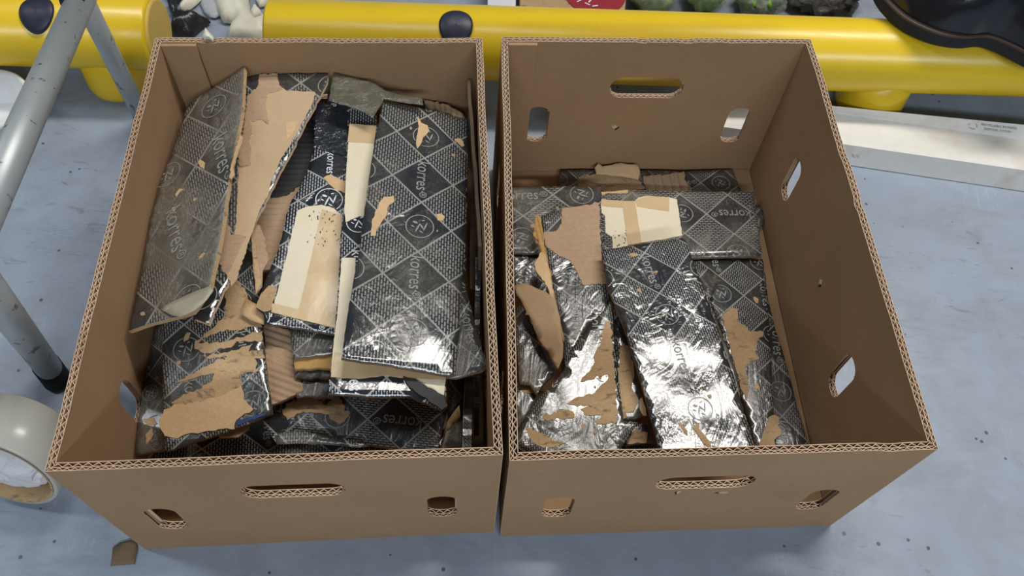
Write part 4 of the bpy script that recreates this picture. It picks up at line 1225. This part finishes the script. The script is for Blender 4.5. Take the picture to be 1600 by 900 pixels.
# white folded sheet and brown paper packet with a red print
def block(name, part, label, cat, poly, z, m, group=GP):
    p = [at(x, y, z) for x, y in poly]
    cen = sum(p) / len(p); n = len(p)
    root = empty(name, (cen[0], cen[1], 0), label, cat, group)
    r1 = [(q - cen) * .985 + cen for q in p]
    rows = [[np.array((q[0], q[1], .001)) for q in p], [np.array((q[0], q[1], z - .003)) for q in p], r1]
    grid_obj(part, rows, m, root, True, True, smooth=False)
    return root, p
block('white_packet', 'packet_body', 'white flat packet behind the rail next to the dark round plug', 'packet', [(762, -70), (806, -70), (806, 16), (762, 14)], .060, plain('white_card_plain', (.72, .73, .78), .5))
r_, p_ = block('paper_packet', 'packet_body', 'brown paper packet with a red round print behind the rail', 'packet', [(812, -80), (985, -80), (976, 26), (812, 20)], .064, M_KRAFT)
V = []; Fc = []
c_ = at(930, -10, .0645)
for i in range(40):
    a = 2 * math.pi * i / 40
    V.append(np.array((c_[0] + .052 * math.cos(a), c_[1] + .052 * math.sin(a), .0655)) - np.array(r_.location))
mesh_obj('red_print', V, [tuple(range(40))], plain('dark_red_print', (.30, .018, .03), .45), r_)
for x, y, an in ((905, 1, .7), (918, 6, -.5), (922, 1, 1.1), (930, 9, .3)):
    q = at(x, y, .0662); d = np.array((math.cos(an), math.sin(an), 0)) * .005; e_ = np.array((-d[1], d[0], 0)) * .25
    mesh_obj('white_print', [q + d + e_ - np.array(r_.location), q - d + e_ - np.array(r_.location), q - d - e_ - np.array(r_.location), q + d - e_ - np.array(r_.location)], [(0, 1, 2, 3)], M_PRINTW, r_)
lumpy('salad_bag', 'bag_film', 'pale green salad in a clear bag behind the rail, right of the red print', 'salad bag', 1022, -28, .05, .046, .058, .045, bag_film('clear_bag_film', (.52, .58, .44), .42), 3.1, .2, GP, M_PALE)
lumpy('salad_bag', 'bag_film', 'bright green produce in a clear bag behind the rail, next to the pale salad bag', 'salad bag', 1106, -30, .05, .040, .055, .045, bag_film('clear_bag_film_two', (.50, .56, .36), .35), 8.3, .2, GP, M_GREEN)
lumpy('plastic_bag', 'bag_film', 'crumpled clear plastic bag behind the rail beside the bright green produce', 'plastic bag', 1190, -14, .04, .042, .045, .038, bag_film('grey_clear_bag', (.44, .45, .40), .55), 15.7, .3, GP, M_GREEN)
lumpy('plastic_bag', 'bag_film', 'dull grey crumpled plastic bag behind the rail next to the shoe', 'plastic bag', 1292, -18, .04, .066, .055, .040, bag_film('dull_grey_bag', (.24, .22, .19), .8), 21.4, .35, GP, plain('dark_contents', (.08, .07, .06), .6))

# ---- black leather shoe resting on the rail
def shoe():
    zb = .1645
    near = [(1350, -52), (1355, -22), (1363, 3), (1378, 24), (1408, 50), (1453, 70), (1495, 77), (1530, 75), (1565, 88), (1600, 106), (1640, 120), (1678, 118)]
    far = [(1700, 96), (1694, 62), (1668, 26), (1630, 0), (1590, -22), (1545, -54), (1500, -86), (1450, -104), (1405, -102), (1368, -84)]
    out0 = [at(x, y, zb) for x, y in near + far]
    # closed Catmull-Rom through the outline
    n = len(out0); out = []
    for i in range(n):
        p0, p1, p2, p3 = out0[i - 1], out0[i], out0[(i + 1) % n], out0[(i + 2) % n]
        for j in range(5):
            t = j / 5
            out.append(.5 * (2 * p1 + (p2 - p0) * t + (2 * p0 - 5 * p1 + 4 * p2 - p3) * t * t + (3 * p1 - p0 - 3 * p2 + p3) * t ** 3))
    toe = at(1395, -62, zb); heel = at(1655, 78, zb)
    d = heel - toe; L = np.linalg.norm(d); d /= L
    cen = (toe + heel) / 2
    root = empty('leather_shoe', (cen[0], cen[1], zb), 'shiny black leather shoe resting on the yellow rail at the top right', 'shoe')
    def ring(s_, z): return [cen + (p - cen) * s_ + np.array((0, 0, z)) for p in out]
    grid_obj('sole', [ring(.985, 0), ring(1, .003), ring(1, .017), ring(.99, .019)], M_RUB, root, True, True)
    grid_obj('welt', [ring(.992, .019), ring(1.003, .0195), ring(1.003, .0225), ring(.985, .0235)], plain('brown_welt', (.06, .032, .022), .5), root, True, True)
    rows = []
    K = 16
    for i in range(K + 1):
        f = i / K
        rr = []
        for p in out:
            q = p - cen
            t = float((p - toe) @ d) / L            # 0 toe .. 1 heel
            t = min(1.05, max(-.15, t))
            spine = toe + d * L * min(.97, max(.02, t))
            H = .050 + .060 * max(0, min(1, (t - .15) / .45)) ** 1.2
            ins = 1 - math.cos(f * math.pi / 2) if f < 1 else 1
            g_ = .05 + ins * .93
            w_ = p + (spine - p) * g_
            z = .0235 + H * math.sin(f * math.pi / 2) ** .8
            z += .0022 * math.sin(t * 62) * math.exp(-((t - .42) / .10) ** 2) * math.sin(f * math.pi)
            rr.append(np.array((w_[0], w_[1], zb + z)))
        rows.append(rr)
    leather = plain('polished_black_leather', (.010, .011, .015), .20, 0, .6, .3, 90, .0006)
    grid_obj('upper', rows, leather, root, True, False)
    # ankle collar
    a0 = toe + d * L * .66; rows = []
    px_ = np.array((-d[1], d[0], 0))
    for rz, sc in ((.085, 1.0), (.125, .92), (.150, .90), (.150, .84), (.120, .84)):
        rows.append([a0 + d * .052 * sc * math.cos(u) + px_ * .036 * sc * math.sin(u) + np.array((0, 0, rz)) for u in [2 * math.pi * i / 36 for i in range(36)]])
    grid_obj('ankle_collar', rows, leather, root, True, False)
    return root
shoe()
